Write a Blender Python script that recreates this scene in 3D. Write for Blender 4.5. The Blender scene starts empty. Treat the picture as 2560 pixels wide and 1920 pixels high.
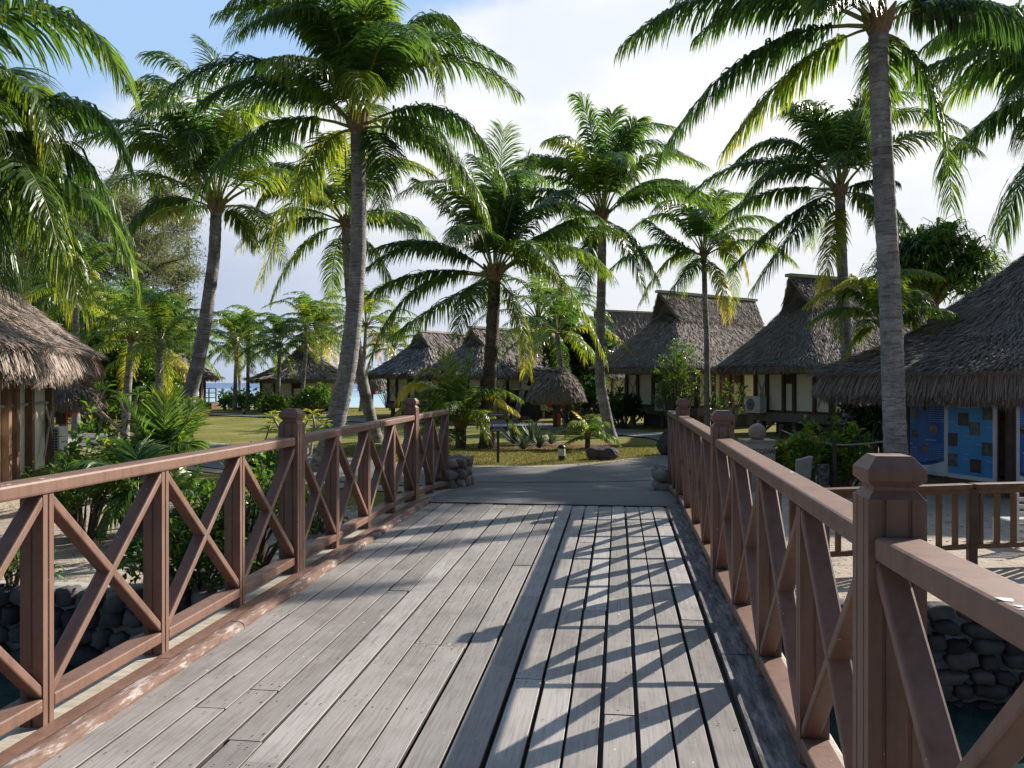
import bpy, math
import numpy as np
from mathutils import Vector, Matrix

# ---------------------------------------------------------------- camera, sky, sun
SC = bpy.context.scene
COL = SC.collection
F = 2100.0                       # focal length in pixels of the 2560 wide photograph
YAW = math.radians(7.22)
CA, SA = math.cos(YAW), math.sin(YAW)
EYE = 1.70
cam_d = bpy.data.cameras.new('camera')
cam = bpy.data.objects.new('camera', cam_d)
COL.objects.link(cam)
cam_d.sensor_width = 36.0
cam_d.lens = 36.0 * F / 2560.0
cam_d.clip_start = 0.05
cam_d.clip_end = 20000
cam.location = (0, 0, EYE)
cam.rotation_euler = (math.radians(90 - 0.082), 0, YAW)
SC.camera = cam

SUN_EL, SUN_AZ = math.radians(29.4), math.radians(43.9)     # azimuth counted from +X towards +Y
SUN = Vector((math.cos(SUN_EL) * math.cos(SUN_AZ), math.cos(SUN_EL) * math.sin(SUN_AZ), math.sin(SUN_EL)))
sun_d = bpy.data.lights.new('sun', 'SUN')
sun_d.energy = 5.0
sun_d.angle = math.radians(0.53)
sun_d.color = (1.0, 0.93, 0.84)
sun = bpy.data.objects.new('sun', sun_d)
COL.objects.link(sun)
sun.rotation_euler = (-SUN).to_track_quat('-Z', 'Y').to_euler()
sun.location = SUN * 60

SC.view_settings.view_transform = 'Standard'
SC.view_settings.look = 'None'
SC.view_settings.exposure = 0.62
SC.view_settings.gamma = 1.0

world = bpy.data.worlds.new('World')
SC.world = world
world.use_nodes = True
wn, wl = world.node_tree.nodes, world.node_tree.links
wn.clear()
def wnode(t, **kw):
    n = wn.new(t)
    for k, v in kw.items(): setattr(n, k, v)
    return n
def wmath(op, a, b=None, clamp=False):
    n = wnode('ShaderNodeMath', operation=op, use_clamp=clamp)
    for i, v in enumerate((a, b)):
        if v is None: continue
        if isinstance(v, (int, float)): n.inputs[i].default_value = v
        else: wl.new(v, n.inputs[i])
    return n.outputs[0]
def wstep(v, lo, hi):
    n = wnode('ShaderNodeMapRange', interpolation_type='SMOOTHSTEP')
    wl.new(v, n.inputs[0]); n.inputs[1].default_value = lo; n.inputs[2].default_value = hi
    return n.outputs[0]
def wdot(vec, d):
    n = wnode('ShaderNodeVectorMath', operation='DOT_PRODUCT')
    wl.new(vec, n.inputs[0]); n.inputs[1].default_value = d
    return n.outputs['Value']
sky = wnode('ShaderNodeTexSky', sky_type='NISHITA', sun_disc=False)
sky.sun_elevation = SUN_EL
sky.sun_rotation = math.radians(90) - SUN_AZ
sky.air_density = 0.7; sky.dust_density = 0.6; sky.ozone_density = 1.6
bg_sky = wnode('ShaderNodeBackground'); bg_sky.inputs[1].default_value = 0.05
wl.new(sky.outputs[0], bg_sky.inputs[0])
tc = wnode('ShaderNodeTexCoord')
D = tc.outputs['Generated']
mp = wnode('ShaderNodeMapping'); mp.inputs['Scale'].default_value = (1.0, 1.0, 2.2); mp.inputs['Location'].default_value = (0.35, 0.1, 0.0)
wl.new(D, mp.inputs[0])
nz = wnode('ShaderNodeTexNoise'); nz.inputs['Scale'].default_value = 2.1; nz.inputs['Detail'].default_value = 9; nz.inputs['Roughness'].default_value = 0.56
wl.new(mp.outputs[0], nz.inputs['Vector'])
right = (CA, SA, 0.0)
fwd = (-SA, CA, 0.0)
d_r, d_f = wdot(D, right), wdot(D, fwd)
d_u = wdot(D, (0, 0, 1))
d_s = wdot(D, tuple(SUN))
# clear blue high on the left, white cloud over the middle and right, a pale veil above the sea horizon
bias = wmath('ADD', wmath('MULTIPLY', d_r, 0.9), wmath('MULTIPLY', wmath('SUBTRACT', 0.37, d_u), 2.2))
bias = wmath('ADD', bias, wmath('MULTIPLY', nz.outputs['Fac'], 1.15))
m1 = wstep(bias, 0.42, 0.62)
infront = wstep(d_f, -0.22, 0.32)
low = wmath('SUBTRACT', 1.0, wstep(d_u, 0.10, 0.27))
glow = wstep(d_s, 0.20, 0.75)
nz2 = wnode('ShaderNodeTexNoise'); nz2.inputs['Scale'].default_value = 3.2; nz2.inputs['Detail'].default_value = 7
wl.new(mp.outputs[0], nz2.inputs['Vector'])
def wmix(f, a, b):
    n = wnode('ShaderNodeMix', data_type='RGBA')
    for i, v in ((0, f), (6, a), (7, b)):
        if isinstance(v, tuple): n.inputs[i].default_value = (*v, 1)
        elif isinstance(v, float): n.inputs[i].default_value = v
        else: wl.new(v, n.inputs[i])
    return n.outputs[2]
white = wmix(wstep(nz2.outputs['Fac'], 0.36, 0.58), (0.50, 0.61, 0.80), (0.86, 0.87, 0.89))
white = wmix(wmath('MULTIPLY', glow, 0.6), white, (0.98, 0.98, 0.97))
col = wmix(m1, (0.38, 0.57, 0.86), white)
grey = wmix(glow, (0.44, 0.515, 0.67), (0.80, 0.82, 0.86))
col = wmix(wmath('MULTIPLY', low, 0.92), col, grey)
bg_cl = wnode('ShaderNodeBackground'); bg_cl.inputs[1].default_value = 0.73
wl.new(col, bg_cl.inputs[0])
mixw = wnode('ShaderNodeMixShader')
wl.new(infront, mixw.inputs[0]); wl.new(bg_sky.outputs[0], mixw.inputs[1]); wl.new(bg_cl.outputs[0], mixw.inputs[2])
wo = wnode('ShaderNodeOutputWorld'); wl.new(mixw.outputs[0], wo.inputs[0])
SC.cycles.max_bounces = 6
SC.cycles.diffuse_bounces = 3
SC.cycles.transparent_max_bounces = 4

# ---------------------------------------------------------------- helpers
RNG = np.random.default_rng(7)
def P(px, py, zc):
    """world point seen at photo pixel (px, py) at depth zc along the view axis"""
    xc = (px - 1280) / F * zc
    return Vector((xc * CA - zc * SA, xc * SA + zc * CA, EYE - (py - 957) / F * zc))
def G(px, py, z=0.0):
    zc = F * (EYE - z) / (py - 957.0)
    return P(px, py, zc)
def depth(v): return -v[0] * SA + v[1] * CA

class MB:
    def __init__(s): s.v, s.q, s.t, s.n = [], [], [], 0
    def add(s, verts, quads=None, tris=None, tone=0.5, mi=0):
        verts = np.asarray(verts, float).reshape(-1, 3)
        for lst, arr, k in ((s.q, quads, 4), (s.t, tris, 3)):
            if arr is None or len(arr) == 0: continue
            arr = np.asarray(arr, np.int64).reshape(-1, k)
            tn = np.full(len(arr), tone, float) if np.isscalar(tone) else np.asarray(tone, float)
            lst.append((arr + s.n, tn, np.full(len(arr), mi, np.int32)))
        s.v.append(verts); s.n += len(verts)
    def ngon(s, pts, tone=0.5, mi=0):
        """convex polygon as a fan"""
        n = len(pts)
        s.add(pts, tris=[(0, i, i + 1) for i in range(1, n - 1)], tone=tone, mi=mi)
    def box(s, c, size, R=None, tone=0.5, mi=0):
        h = np.array(size, float) / 2
        k = np.array([(-1,-1,-1),(1,-1,-1),(1,1,-1),(-1,1,-1),(-1,-1,1),(1,-1,1),(1,1,1),(-1,1,1)], float) * h
        if R is not None: k = k @ np.array(R).T
        s.add(k + np.array(c, float), quads=[(0,3,2,1),(4,5,6,7),(0,1,5,4),(1,2,6,5),(2,3,7,6),(3,0,4,7)], tone=tone, mi=mi)
    def bar(s, p0, p1, w, h, up=(0,0,1), tone=0.5, mi=0):
        p0, p1 = Vector(p0), Vector(p1)
        d = (p1 - p0); L = d.length; d.normalize()
        u = Vector(up); sx = d.cross(u)
        if sx.length < 1e-4: sx = d.cross(Vector((1, 0, 0)))
        sx.normalize(); u = sx.cross(d)
        R = np.array([list(d), list(sx), list(u)]).T
        s.box((p0 + p1) / 2, (L, w, h), R, tone, mi)
    def tube(s, pts, rad, n=8, tone=0.5, mi=0, caps=True, twist=0.0):
        pts = np.array([list(p) for p in pts], float); m = len(pts)
        rad = np.full(m, rad, float) if np.isscalar(rad) else np.array(rad, float)
        tan = np.gradient(pts, axis=0); tan /= np.linalg.norm(tan, axis=1)[:, None] + 1e-9
        ref = np.array((0.3, 1.0, 0.0)) if abs(tan[0][2]) > 0.8 else np.array((0, 0, 1.0))
        a = np.cross(tan, ref); a /= np.linalg.norm(a, axis=1)[:, None] + 1e-9
        b = np.cross(tan, a)
        th = np.linspace(0, 2 * np.pi, n, endpoint=False)
        V = pts[:, None, :] + rad[:, None, None] * (np.cos(th)[None, :, None] * a[:, None, :] + np.sin(th)[None, :, None] * b[:, None, :])
        i = np.arange(m - 1)[:, None] * n; j = np.arange(n)[None, :]
        q = np.stack([i + j, i + (j + 1) % n, i + n + (j + 1) % n, i + n + j], -1).reshape(-1, 4)
        s.add(V.reshape(-1, 3), quads=q, tone=tone, mi=mi)
        if caps:
            s.ngon(V[0][::-1], tone if np.isscalar(tone) else 0.5, mi); s.ngon(V[-1], tone if np.isscalar(tone) else 0.5, mi)
    def lathe(s, prof, c=(0,0,0), n=16, tone=0.5, mi=0):
        prof = np.array(prof, float); m = len(prof)
        th = np.linspace(0, 2 * np.pi, n, endpoint=False)
        V = np.stack([prof[:, 0:1] * np.cos(th), prof[:, 0:1] * np.sin(th), np.repeat(prof[:, 1:2], n, 1)], -1) + np.array(c, float)
        i = np.arange(m - 1)[:, None] * n; j = np.arange(n)[None, :]
        q = np.stack([i + j, i + (j + 1) % n, i + n + (j + 1) % n, i + n + j], -1).reshape(-1, 4)
        s.add(V.reshape(-1, 3), quads=q, tone=tone, mi=mi)
    def loft(s, rings, tone=0.5, mi=0, cap=True):
        rings = [np.array(r, float) for r in rings]; n = len(rings[0]); m = len(rings)
        i = np.arange(m - 1)[:, None] * n; j = np.arange(n)[None, :]
        q = np.stack([i + j, i + (j + 1) % n, i + n + (j + 1) % n, i + n + j], -1).reshape(-1, 4)
        s.add(np.concatenate(rings), quads=q, tone=tone, mi=mi)
        if cap: s.ngon(rings[0][::-1], tone, mi); s.ngon(rings[-1], tone, mi)
    def build(s, name, mats, parent=None, smooth=False, bevel=0.0, label=None, loc=None):
        me = bpy.data.meshes.new(name)
        V = np.concatenate(s.v) if s.v else np.zeros((0, 3))
        if loc is not None: V = V - np.array(loc, float)
        me.vertices.add(len(V)); me.vertices.foreach_set('co', V.astype(np.float32).ravel())
        loops, tot, tone, mi = [], [], [], []
        for lst, k in ((s.q, 4), (s.t, 3)):
            for arr, tn, m in lst:
                loops.append(arr.ravel()); tot.append(np.full(len(arr), k)); tone.append(tn); mi.append(m)
        if loops:
            loops = np.concatenate(loops); tot = np.concatenate(tot); tone = np.concatenate(tone); mi = np.concatenate(mi)
            start = np.concatenate([[0], np.cumsum(tot)[:-1]])
            me.loops.add(len(loops)); me.loops.foreach_set('vertex_index', loops.astype(np.int32))
            me.polygons.add(len(tot))
            me.polygons.foreach_set('loop_start', start.astype(np.int32))
            me.polygons.foreach_set('loop_total', tot.astype(np.int32))
            me.polygons.foreach_set('material_index', mi.astype(np.int32))
            me.polygons.foreach_set('use_smooth', np.full(len(tot), bool(smooth)))
            at = me.attributes.new('tone', 'FLOAT', 'FACE'); at.data.foreach_set('value', tone.astype(np.float32))
        me.update(); me.validate()
        for m in (mats if isinstance(mats, (list, tuple)) else [mats]): me.materials.append(m)
        o = bpy.data.objects.new(name, me); COL.objects.link(o)
        if loc is not None: o.location = loc
        if parent is not None:
            o.parent = parent
            pl = Vector((0, 0, 0)); q = parent
            while q is not None: pl += Vector(q.location); q = q.parent
            o.location = Vector(o.location) - pl
        if bevel > 0:
            b = o.modifiers.new('bevel', 'BEVEL'); b.width = bevel; b.segments = 2; b.limit_method = 'ANGLE'; b.angle_limit = math.radians(40)
        if label: o['label'] = label
        return o
def tag(o, label, cat, group=None):
    o['label'] = label; o['category'] = cat
    if group: o['group'] = group
    return o
def thing(name, label, cat, loc=(0, 0, 0), group=None):
    o = bpy.data.objects.new(name, None); COL.objects.link(o); o.location = loc; o.empty_display_size = 0.2
    return tag(o, label, cat, group)
def struct(o, kind='structure'): o['kind'] = kind; return o
def nrm(a): return a / (np.linalg.norm(a, axis=-1, keepdims=True) + 1e-9)

# ---------------------------------------------------------------- materials
def new_mat(name):
    m = bpy.data.materials.new(name); m.use_nodes = True
    nt = m.node_tree; nt.nodes.clear()
    out = nt.nodes.new('ShaderNodeOutputMaterial')
    b = nt.nodes.new('ShaderNodeBsdfPrincipled'); nt.links.new(b.outputs[0], out.inputs[0])
    return m, nt, b, out
def nd(nt, t, **kw):
    n = nt.nodes.new(t)
    for k, v in kw.items(): setattr(n, k, v)
    return n
def noise(nt, scale, detail=5, rough=0.55, stretch=None, coord='Object'):
    c = nd(nt, 'ShaderNodeTexCoord'); v = c.outputs[coord]
    if stretch:
        mpn = nd(nt, 'ShaderNodeMapping'); mpn.inputs['Scale'].default_value = stretch
        nt.links.new(v, mpn.inputs[0]); v = mpn.outputs[0]
    n = nd(nt, 'ShaderNodeTexNoise'); n.inputs['Scale'].default_value = scale; n.inputs['Detail'].default_value = detail; n.inputs['Roughness'].default_value = rough
    nt.links.new(v, n.inputs['Vector'])
    return n.outputs['Fac']
def ramp(nt, fac, stops):
    r = nd(nt, 'ShaderNodeValToRGB'); e = r.color_ramp.elements
    while len(e) > 1: e.remove(e[-1])
    e[0].position = stops[0][0]; e[0].color = (*stops[0][1], 1)
    for p, c in stops[1:]:
        k = e.new(p); k.color = (*c, 1)
    nt.links.new(fac, r.inputs[0]); return r.outputs[0]
def mixc(nt, fac, a, b, mode='MIX'):
    m = nd(nt, 'ShaderNodeMix', data_type='RGBA', blend_type=mode)
    for i, v in ((0, fac), (6, a), (7, b)):
        if isinstance(v, (int, float)): m.inputs[i].default_value = v
        elif isinstance(v, tuple): m.inputs[i].default_value = (*v, 1) if len(v) == 3 else v
        else: nt.links.new(v, m.inputs[i])
    return m.outputs[2]
def mth(nt, op, a, b=None, clamp=False):
    n = nd(nt, 'ShaderNodeMath', operation=op, use_clamp=clamp)
    for i, v in enumerate((a, b)):
        if v is None: continue
        if isinstance(v, (int, float)): n.inputs[i].default_value = v
        else: nt.links.new(v, n.inputs[i])
    return n.outputs[0]
def attr(nt, name='tone'):
    a = nd(nt, 'ShaderNodeAttribute'); a.attribute_name = name; return a.outputs['Fac']
def bump(nt, b, h, strength=0.4, dist=0.01):
    n = nd(nt, 'ShaderNodeBump'); n.inputs['Strength'].default_value = strength; n.inputs['Distance'].default_value = dist
    nt.links.new(h, n.inputs['Height']); nt.links.new(n.outputs[0], b.inputs['Normal'])
def simple(name, c0, c1=None, scale=8, rough=0.6, bmp=0.25, stretch=None, spec=0.5, dist=0.01, tone=0.0):
    m, nt, b, out = new_mat(name)
    c1 = c1 or tuple(v * 0.75 for v in c0)
    n = noise(nt, scale, 6, 0.6, stretch)
    col = ramp(nt, n, [(0.3, c1), (0.7, c0)])
    if tone:
        k = mth(nt, 'ADD', 1 - tone, mth(nt, 'MULTIPLY', attr(nt), 2 * tone))
        col = mixc(nt, 1.0, col, k, 'MULTIPLY')
    nt.links.new(col, b.inputs['Base Color'])
    b.inputs['Roughness'].default_value = rough
    b.inputs['Specular IOR Level'].default_value = spec
    if bmp: bump(nt, b, n, bmp, dist)
    return m
def leaf_mat(name, stops, rough=0.38, trans=0.35, boost=1.7, spec=0.5):
    m, nt, b, out = new_mat(name)
    oi = nd(nt, 'ShaderNodeObjectInfo')
    f = mth(nt, 'ADD', attr(nt), mth(nt, 'MULTIPLY', mth(nt, 'SUBTRACT', oi.outputs['Random'], 0.5), 0.12), True)
    col = ramp(nt, f, stops)
    nt.links.new(col, b.inputs['Base Color'])
    b.inputs['Roughness'].default_value = rough; b.inputs['Specular IOR Level'].default_value = spec
    t = nd(nt, 'ShaderNodeBsdfTranslucent')
    tcol = mixc(nt, 1.0, col, (boost * 1.1, boost, boost * 0.55), 'MULTIPLY')
    nt.links.new(tcol, t.inputs[0])
    mx = nd(nt, 'ShaderNodeMixShader'); mx.inputs[0].default_value = trans
    nt.links.new(b.outputs[0], mx.inputs[1]); nt.links.new(t.outputs[0], mx.inputs[2])
    nt.links.new(mx.outputs[0], out.inputs[0])
    return m

M = {}
M['palm'] = leaf_mat('palm_leaf', [(0.0, (0.020, 0.050, 0.018)), (0.35, (0.048, 0.104, 0.022)), (0.6, (0.135, 0.19, 0.024)), (0.8, (0.34, 0.30, 0.03)), (1.0, (0.32, 0.17, 0.05))], rough=0.33, trans=0.46, boost=3.0, spec=0.55)
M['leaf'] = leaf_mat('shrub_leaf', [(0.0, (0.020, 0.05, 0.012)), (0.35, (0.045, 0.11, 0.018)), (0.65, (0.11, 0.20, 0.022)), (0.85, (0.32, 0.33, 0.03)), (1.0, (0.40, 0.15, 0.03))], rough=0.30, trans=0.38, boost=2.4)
M['casuarina'] = leaf_mat('needle_foliage', [(0.0, (0.10, 0.125, 0.075)), (1.0, (0.25, 0.28, 0.17))], rough=0.7, trans=0.4, boost=1.4)
def bark_mat(name, dark, mid, pale):
    m, nt, b, out = new_mat(name)
    big = noise(nt, 1.3, 5, 0.65); fine = noise(nt, 14, 5, 0.65)
    ring = noise(nt, 4.5, 5, 0.7, (1.0, 1.0, 7.0))
    col = ramp(nt, big, [(0.30, dark), (0.5, mid), (0.72, pale)])
    col = mixc(nt, 0.85, col, ramp(nt, ring, [(0.36, (0.42, 0.40, 0.39)), (0.5, (1.0, 1.0, 1.0)), (0.7, (1.22, 1.22, 1.2))]), 'MULTIPLY')
    col = mixc(nt, 0.5, col, ramp(nt, fine, [(0.3, (0.6, 0.6, 0.6)), (0.7, (1.35, 1.35, 1.33))]), 'MULTIPLY')
    k = mth(nt, 'ADD', 0.7, mth(nt, 'MULTIPLY', attr(nt), 0.6)); col = mixc(nt, 1.0, col, k, 'MULTIPLY')
    lich = noise(nt, 3.1, 6, 0.7)
    col = mixc(nt, mth(nt, 'MULTIPLY', mth(nt, 'SUBTRACT', lich, 0.60), 9.0, True), col, (0.52, 0.53, 0.50))
    nt.links.new(col, b.inputs['Base Color']); b.inputs['Roughness'].default_value = 0.88; b.inputs['Specular IOR Level'].default_value = 0.2
    h = mth(nt, 'ADD', ring, mth(nt, 'MULTIPLY', fine, 0.5)); bump(nt, b, h, 0.9, 0.03)
    return m
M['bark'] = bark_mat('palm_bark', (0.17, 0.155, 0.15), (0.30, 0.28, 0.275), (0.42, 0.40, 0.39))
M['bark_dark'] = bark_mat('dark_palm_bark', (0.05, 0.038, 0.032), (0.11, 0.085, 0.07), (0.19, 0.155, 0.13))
M['wood_br'] = simple('tree_branch_bark', (0.20, 0.16, 0.12), (0.09, 0.07, 0.055), 12, 0.85, 0.6, None, 0.3)
M['pale_branch'] = simple('pale_branch_bark', (0.46, 0.42, 0.36), (0.28, 0.25, 0.2), 12, 0.7, 0.4)
M['fibre'] = simple('crown_fibre', (0.30, 0.20, 0.10), (0.14, 0.09, 0.05), 18, 0.9, 0.5)
M['rachis'] = simple('leaf_stalk', (0.26, 0.27, 0.06), (0.14, 0.17, 0.04), 10, 0.45, 0.1)

def paint_mat(name, c0, c1):
    m, nt, b, out = new_mat(name)
    n = noise(nt, 5, 6, 0.6); g = noise(nt, 16, 4, 0.6, (3, 3, 0.5))
    col = ramp(nt, n, [(0.25, c1), (0.75, c0)])
    grime = noise(nt, 4.0, 6, 0.65, (5, 5, 0.7)); col = mixc(nt, 0.7, col, ramp(nt, grime, [(0.30, (0.62, 0.60, 0.60)), (0.5, (1, 1, 1)), (0.72, (1.14, 1.12, 1.10))]), 'MULTIPLY')
    spots = noise(nt, 38, 2, 0.5)
    col = mixc(nt, mth(nt, 'GREATER_THAN', spots, 0.765), col, (0.55, 0.50, 0.45))
    nt.links.new(col, b.inputs['Base Color'])
    b.inputs['Roughness'].default_value = 0.5
    bump(nt, b, g, 0.10, 0.004)
    return m
M['paint'] = paint_mat('brown_painted_wood', (0.242, 0.138, 0.098), (0.178, 0.098, 0.070))

def deck_mat():
    m, nt, b, out = new_mat('weathered_deck_wood')
    tn = attr(nt)
    base = ramp(nt, tn, [(0.0, (0.24, 0.218, 0.20)), (0.5, (0.335, 0.305, 0.28)), (1.0, (0.43, 0.40, 0.375))])
    g = noise(nt, 5, 8, 0.65, (14, 0.7, 3))
    col = mixc(nt, 0.75, base, ramp(nt, g, [(0.28, (0.50, 0.47, 0.45)), (0.5, (0.95, 0.94, 0.93)), (0.75, (1.18, 1.17, 1.16))]), 'MULTIPLY')
    st = noise(nt, 1.7, 5, 0.65)
    col = mixc(nt, 0.8, col, ramp(nt, st, [(0.32, (0.60, 0.57, 0.56)), (0.55, (1, 1, 1)), (0.8, (1.16, 1.13, 1.10))]), 'MULTIPLY')
    sp = noise(nt, 55, 2, 0.5)
    col = mixc(nt, mth(nt, 'GREATER_THAN', sp, 0.745), col, (0.10, 0.085, 0.08))
    sw = noise(nt, 30, 1, 0.5, (1.2, 0.9, 1))
    col = mixc(nt, mth(nt, 'GREATER_THAN', sw, 0.80), col, (0.7, 0.68, 0.66))
    nt.links.new(col, b.inputs['Base Color'])
    b.inputs['Roughness'].default_value = 0.62
    bump(nt, b, g, 0.28, 0.004)
    return m
M['deck'] = deck_mat()
def log_mat():
    m, nt, b, out = new_mat('worn_painted_curb')
    n = noise(nt, 4.5, 8, 0.7, (5, 1, 5))
    col = ramp(nt, n, [(0.38, (0.17, 0.105, 0.082)), (0.54, (0.25, 0.165, 0.13)), (0.60, (0.47, 0.42, 0.385))])
    nt.links.new(col, b.inputs['Base Color']); b.inputs['Roughness'].default_value = 0.9; b.inputs['Specular IOR Level'].default_value = 0.15
    bump(nt, b, n, 0.5, 0.01); return m
M['log'] = log_mat()
def char_mat():
    m, nt, b, out = new_mat('blackened_deck_edge')
    n = noise(nt, 5, 8, 0.7, (5, 0.8, 3))
    col = ramp(nt, n, [(0.38, (0.02, 0.02, 0.022)), (0.52, (0.12, 0.11, 0.11)), (0.66, (0.30, 0.28, 0.27))])
    nt.links.new(col, b.inputs['Base Color']); b.inputs['Roughness'].default_value = 0.7
    bump(nt, b, n, 0.5, 0.01); return m
M['char'] = char_mat()
M['deck_side'] = simple('dark_plank_edge', (0.085, 0.072, 0.064), (0.04, 0.034, 0.03), 12, 0.9, 0.2)  # plank sides, darker than the top faces
M['nail'] = simple('rusty_nail', (0.05, 0.04, 0.035), (0.02, 0.018, 0.016), 30, 0.6, 0)
M['pale_beam'] = simple('pale_timber_beam', (0.60, 0.55, 0.45), (0.34, 0.31, 0.25), 6, 0.7, 0.3, (1, 4, 1))
M['cream'] = simple('cream_wall_board', (0.88, 0.83, 0.70), (0.82, 0.77, 0.64), 4, 0.7, 0.08)
M['dark_wood'] = simple('dark_brown_timber', (0.105, 0.065, 0.045), (0.05, 0.032, 0.025), 7, 0.65, 0.3, (2, 2, 0.5))
M['hut_post'] = simple('brown_timber_post', (0.25, 0.15, 0.085), (0.15, 0.085, 0.05), 7, 0.65, 0.3, (2, 2, 0.5))
M['grey_wood'] = simple('grey_brown_timber', (0.21, 0.175, 0.15), (0.11, 0.09, 0.08), 6, 0.7, 0.3, (2, 2, 0.6))
M['orange_wood'] = simple('varnished_timber', (0.17, 0.075, 0.028), (0.085, 0.038, 0.016), 7, 0.5, 0.2, (2, 2, 0.5))
M['red_door'] = simple('red_brown_door', (0.27, 0.075, 0.035), (0.17, 0.045, 0.022), 5, 0.5, 0.1)
M['brace'] = simple('pale_brace_wood', (0.50, 0.46, 0.38), (0.36, 0.33, 0.27), 6, 0.7, 0.2)
M['white'] = simple('white_metal', (0.66, 0.67, 0.66), (0.56, 0.57, 0.56), 3, 0.4, 0)
M['black'] = simple('black_plastic', (0.02, 0.02, 0.022), (0.012, 0.012, 0.014), 5, 0.4, 0)
M['grille'] = simple('dark_grille', (0.10, 0.11, 0.12), (0.06, 0.065, 0.07), 20, 0.5, 0)
M['red'] = simple('red_plastic', (0.50, 0.03, 0.025), (0.36, 0.02, 0.018), 4, 0.35, 0)
M['concrete'] = simple('concrete', (0.40, 0.37, 0.33), (0.28, 0.26, 0.23), 8, 0.85, 0.3)
M['rope'] = simple('rope', (0.42, 0.38, 0.33), (0.28, 0.25, 0.21), 40, 0.9, 0.4)
M['rock'] = simple('lava_rock', (0.13, 0.105, 0.095), (0.045, 0.04, 0.038), 5, 0.85, 1.0, None, 0.3, 0.04, tone=0.4)
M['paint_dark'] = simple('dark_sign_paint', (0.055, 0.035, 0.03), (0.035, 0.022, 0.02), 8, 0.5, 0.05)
M['lamp'] = simple('cream_lamp_body', (0.72, 0.70, 0.58), (0.62, 0.6, 0.5), 5, 0.45, 0)
M['terracotta'] = simple('brown_glazed_ball', (0.42, 0.30, 0.26), (0.34, 0.24, 0.2), 6, 0.45, 0.05)
def wall_stone():
    m, nt, b, out = new_mat('dark_wall_stone')
    n = noise(nt, 6, 7, 0.65)
    col = ramp(nt, attr(nt), [(0.0, (0.055, 0.05, 0.05)), (0.3, (0.12, 0.105, 0.10)), (0.55, (0.19, 0.16, 0.145)), (0.8, (0.30, 0.25, 0.21)), (1.0, (0.38, 0.26, 0.17))])
    col = mixc(nt, 0.8, col, ramp(nt, n, [(0.3, (0.55, 0.55, 0.56)), (0.7, (1.3, 1.3, 1.28))]), 'MULTIPLY')
    nt.links.new(col, b.inputs['Base Color']); b.inputs['Roughness'].default_value = 0.85
    bump(nt, b, n, 0.8, 0.03); return m
M['stone'] = wall_stone()
M['mortar'] = simple('grey_mortar', (0.33, 0.32, 0.31), (0.18, 0.175, 0.17), 9, 0.9, 0.5)
def thatch_mat(name, cols):
    m, nt, b, out = new_mat(name)
    n = noise(nt, 2.2, 5, 0.6)
    tn = mth(nt, 'ADD', mth(nt, 'MULTIPLY', attr(nt), 0.8), mth(nt, 'MULTIPLY', n, 0.25), True)
    col = ramp(nt, tn, cols)
    nt.links.new(col, b.inputs['Base Color']); b.inputs['Roughness'].default_value = 0.8; b.inputs['Specular IOR Level'].default_value = 0.25
    f = noise(nt, 26, 3, 0.6); bump(nt, b, f, 0.7, 0.03)
    return m
M['thatch'] = thatch_mat('grey_thatch', [(0.0, (0.11, 0.092, 0.083)), (0.45, (0.285, 0.242, 0.215)), (0.8, (0.43, 0.375, 0.335)), (1.0, (0.58, 0.52, 0.46))])
M['thatch_warm'] = thatch_mat('sun_bleached_thatch', [(0.0, (0.14, 0.105, 0.085)), (0.45, (0.37, 0.29, 0.24)), (0.8, (0.55, 0.46, 0.39)), (1.0, (0.70, 0.62, 0.54))])
M['thatch_dark'] = thatch_mat('brown_thatch', [(0.0, (0.10, 0.08, 0.066)), (0.45, (0.255, 0.21, 0.175)), (0.8, (0.37, 0.315, 0.265)), (1.0, (0.50, 0.43, 0.36))])

def ground_mat():
    m, nt, b, out = new_mat('lawn_and_sand')
    n1 = noise(nt, 0.55, 6, 0.6); n2 = noise(nt, 9, 5, 0.65); n3 = noise(nt, 60, 3, 0.6)
    lawn = ramp(nt, n1, [(0.3, (0.13, 0.16, 0.038)), (0.5, (0.215, 0.21, 0.062)), (0.7, (0.32, 0.275, 0.12))])
    lawn = mixc(nt, 0.8, lawn, ramp(nt, n2, [(0.3, (0.62, 0.66, 0.55)), (0.7, (1.25, 1.2, 1.15))]), 'MULTIPLY')
    lawn = mixc(nt, 0.6, lawn, ramp(nt, n3, [(0.3, (0.6, 0.6, 0.5)), (0.7, (1.35, 1.3, 1.2))]), 'MULTIPLY')
    sand = ramp(nt, n2, [(0.3, (0.40, 0.33, 0.26)), (0.7, (0.56, 0.48, 0.39))])
    sand = mixc(nt, mth(nt, 'GREATER_THAN', noise(nt, 16, 4, 0.6), 0.63), sand, (0.20, 0.15, 0.11))
    earth = ramp(nt, n2, [(0.3, (0.16, 0.075, 0.045)), (0.7, (0.33, 0.20, 0.13))])
    sf = mth(nt, 'ADD', attr(nt, 'sand'), mth(nt, 'MULTIPLY', mth(nt, 'SUBTRACT', n2, 0.5), 0.9))
    sf = mth(nt, 'MULTIPLY', mth(nt, 'SUBTRACT', sf, 0.4), 5.0, True)
    col = mixc(nt, sf, lawn, sand)
    ef = mth(nt, 'ADD', attr(nt, 'earth'), mth(nt, 'MULTIPLY', mth(nt, 'SUBTRACT', n2, 0.5), 0.9))
    ef = mth(nt, 'MULTIPLY', mth(nt, 'SUBTRACT', ef, 0.4), 5.0, True)
    col = mixc(nt, ef, col, earth)
    nt.links.new(col, b.inputs['Base Color']); b.inputs['Roughness'].default_value = 0.95; b.inputs['Specular IOR Level'].default_value = 0.1
    h = mth(nt, 'ADD', mth(nt, 'MULTIPLY', n3, 0.5), n2); bump(nt, b, h, 0.7, 0.04)
    return m
M['ground'] = ground_mat()
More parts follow.
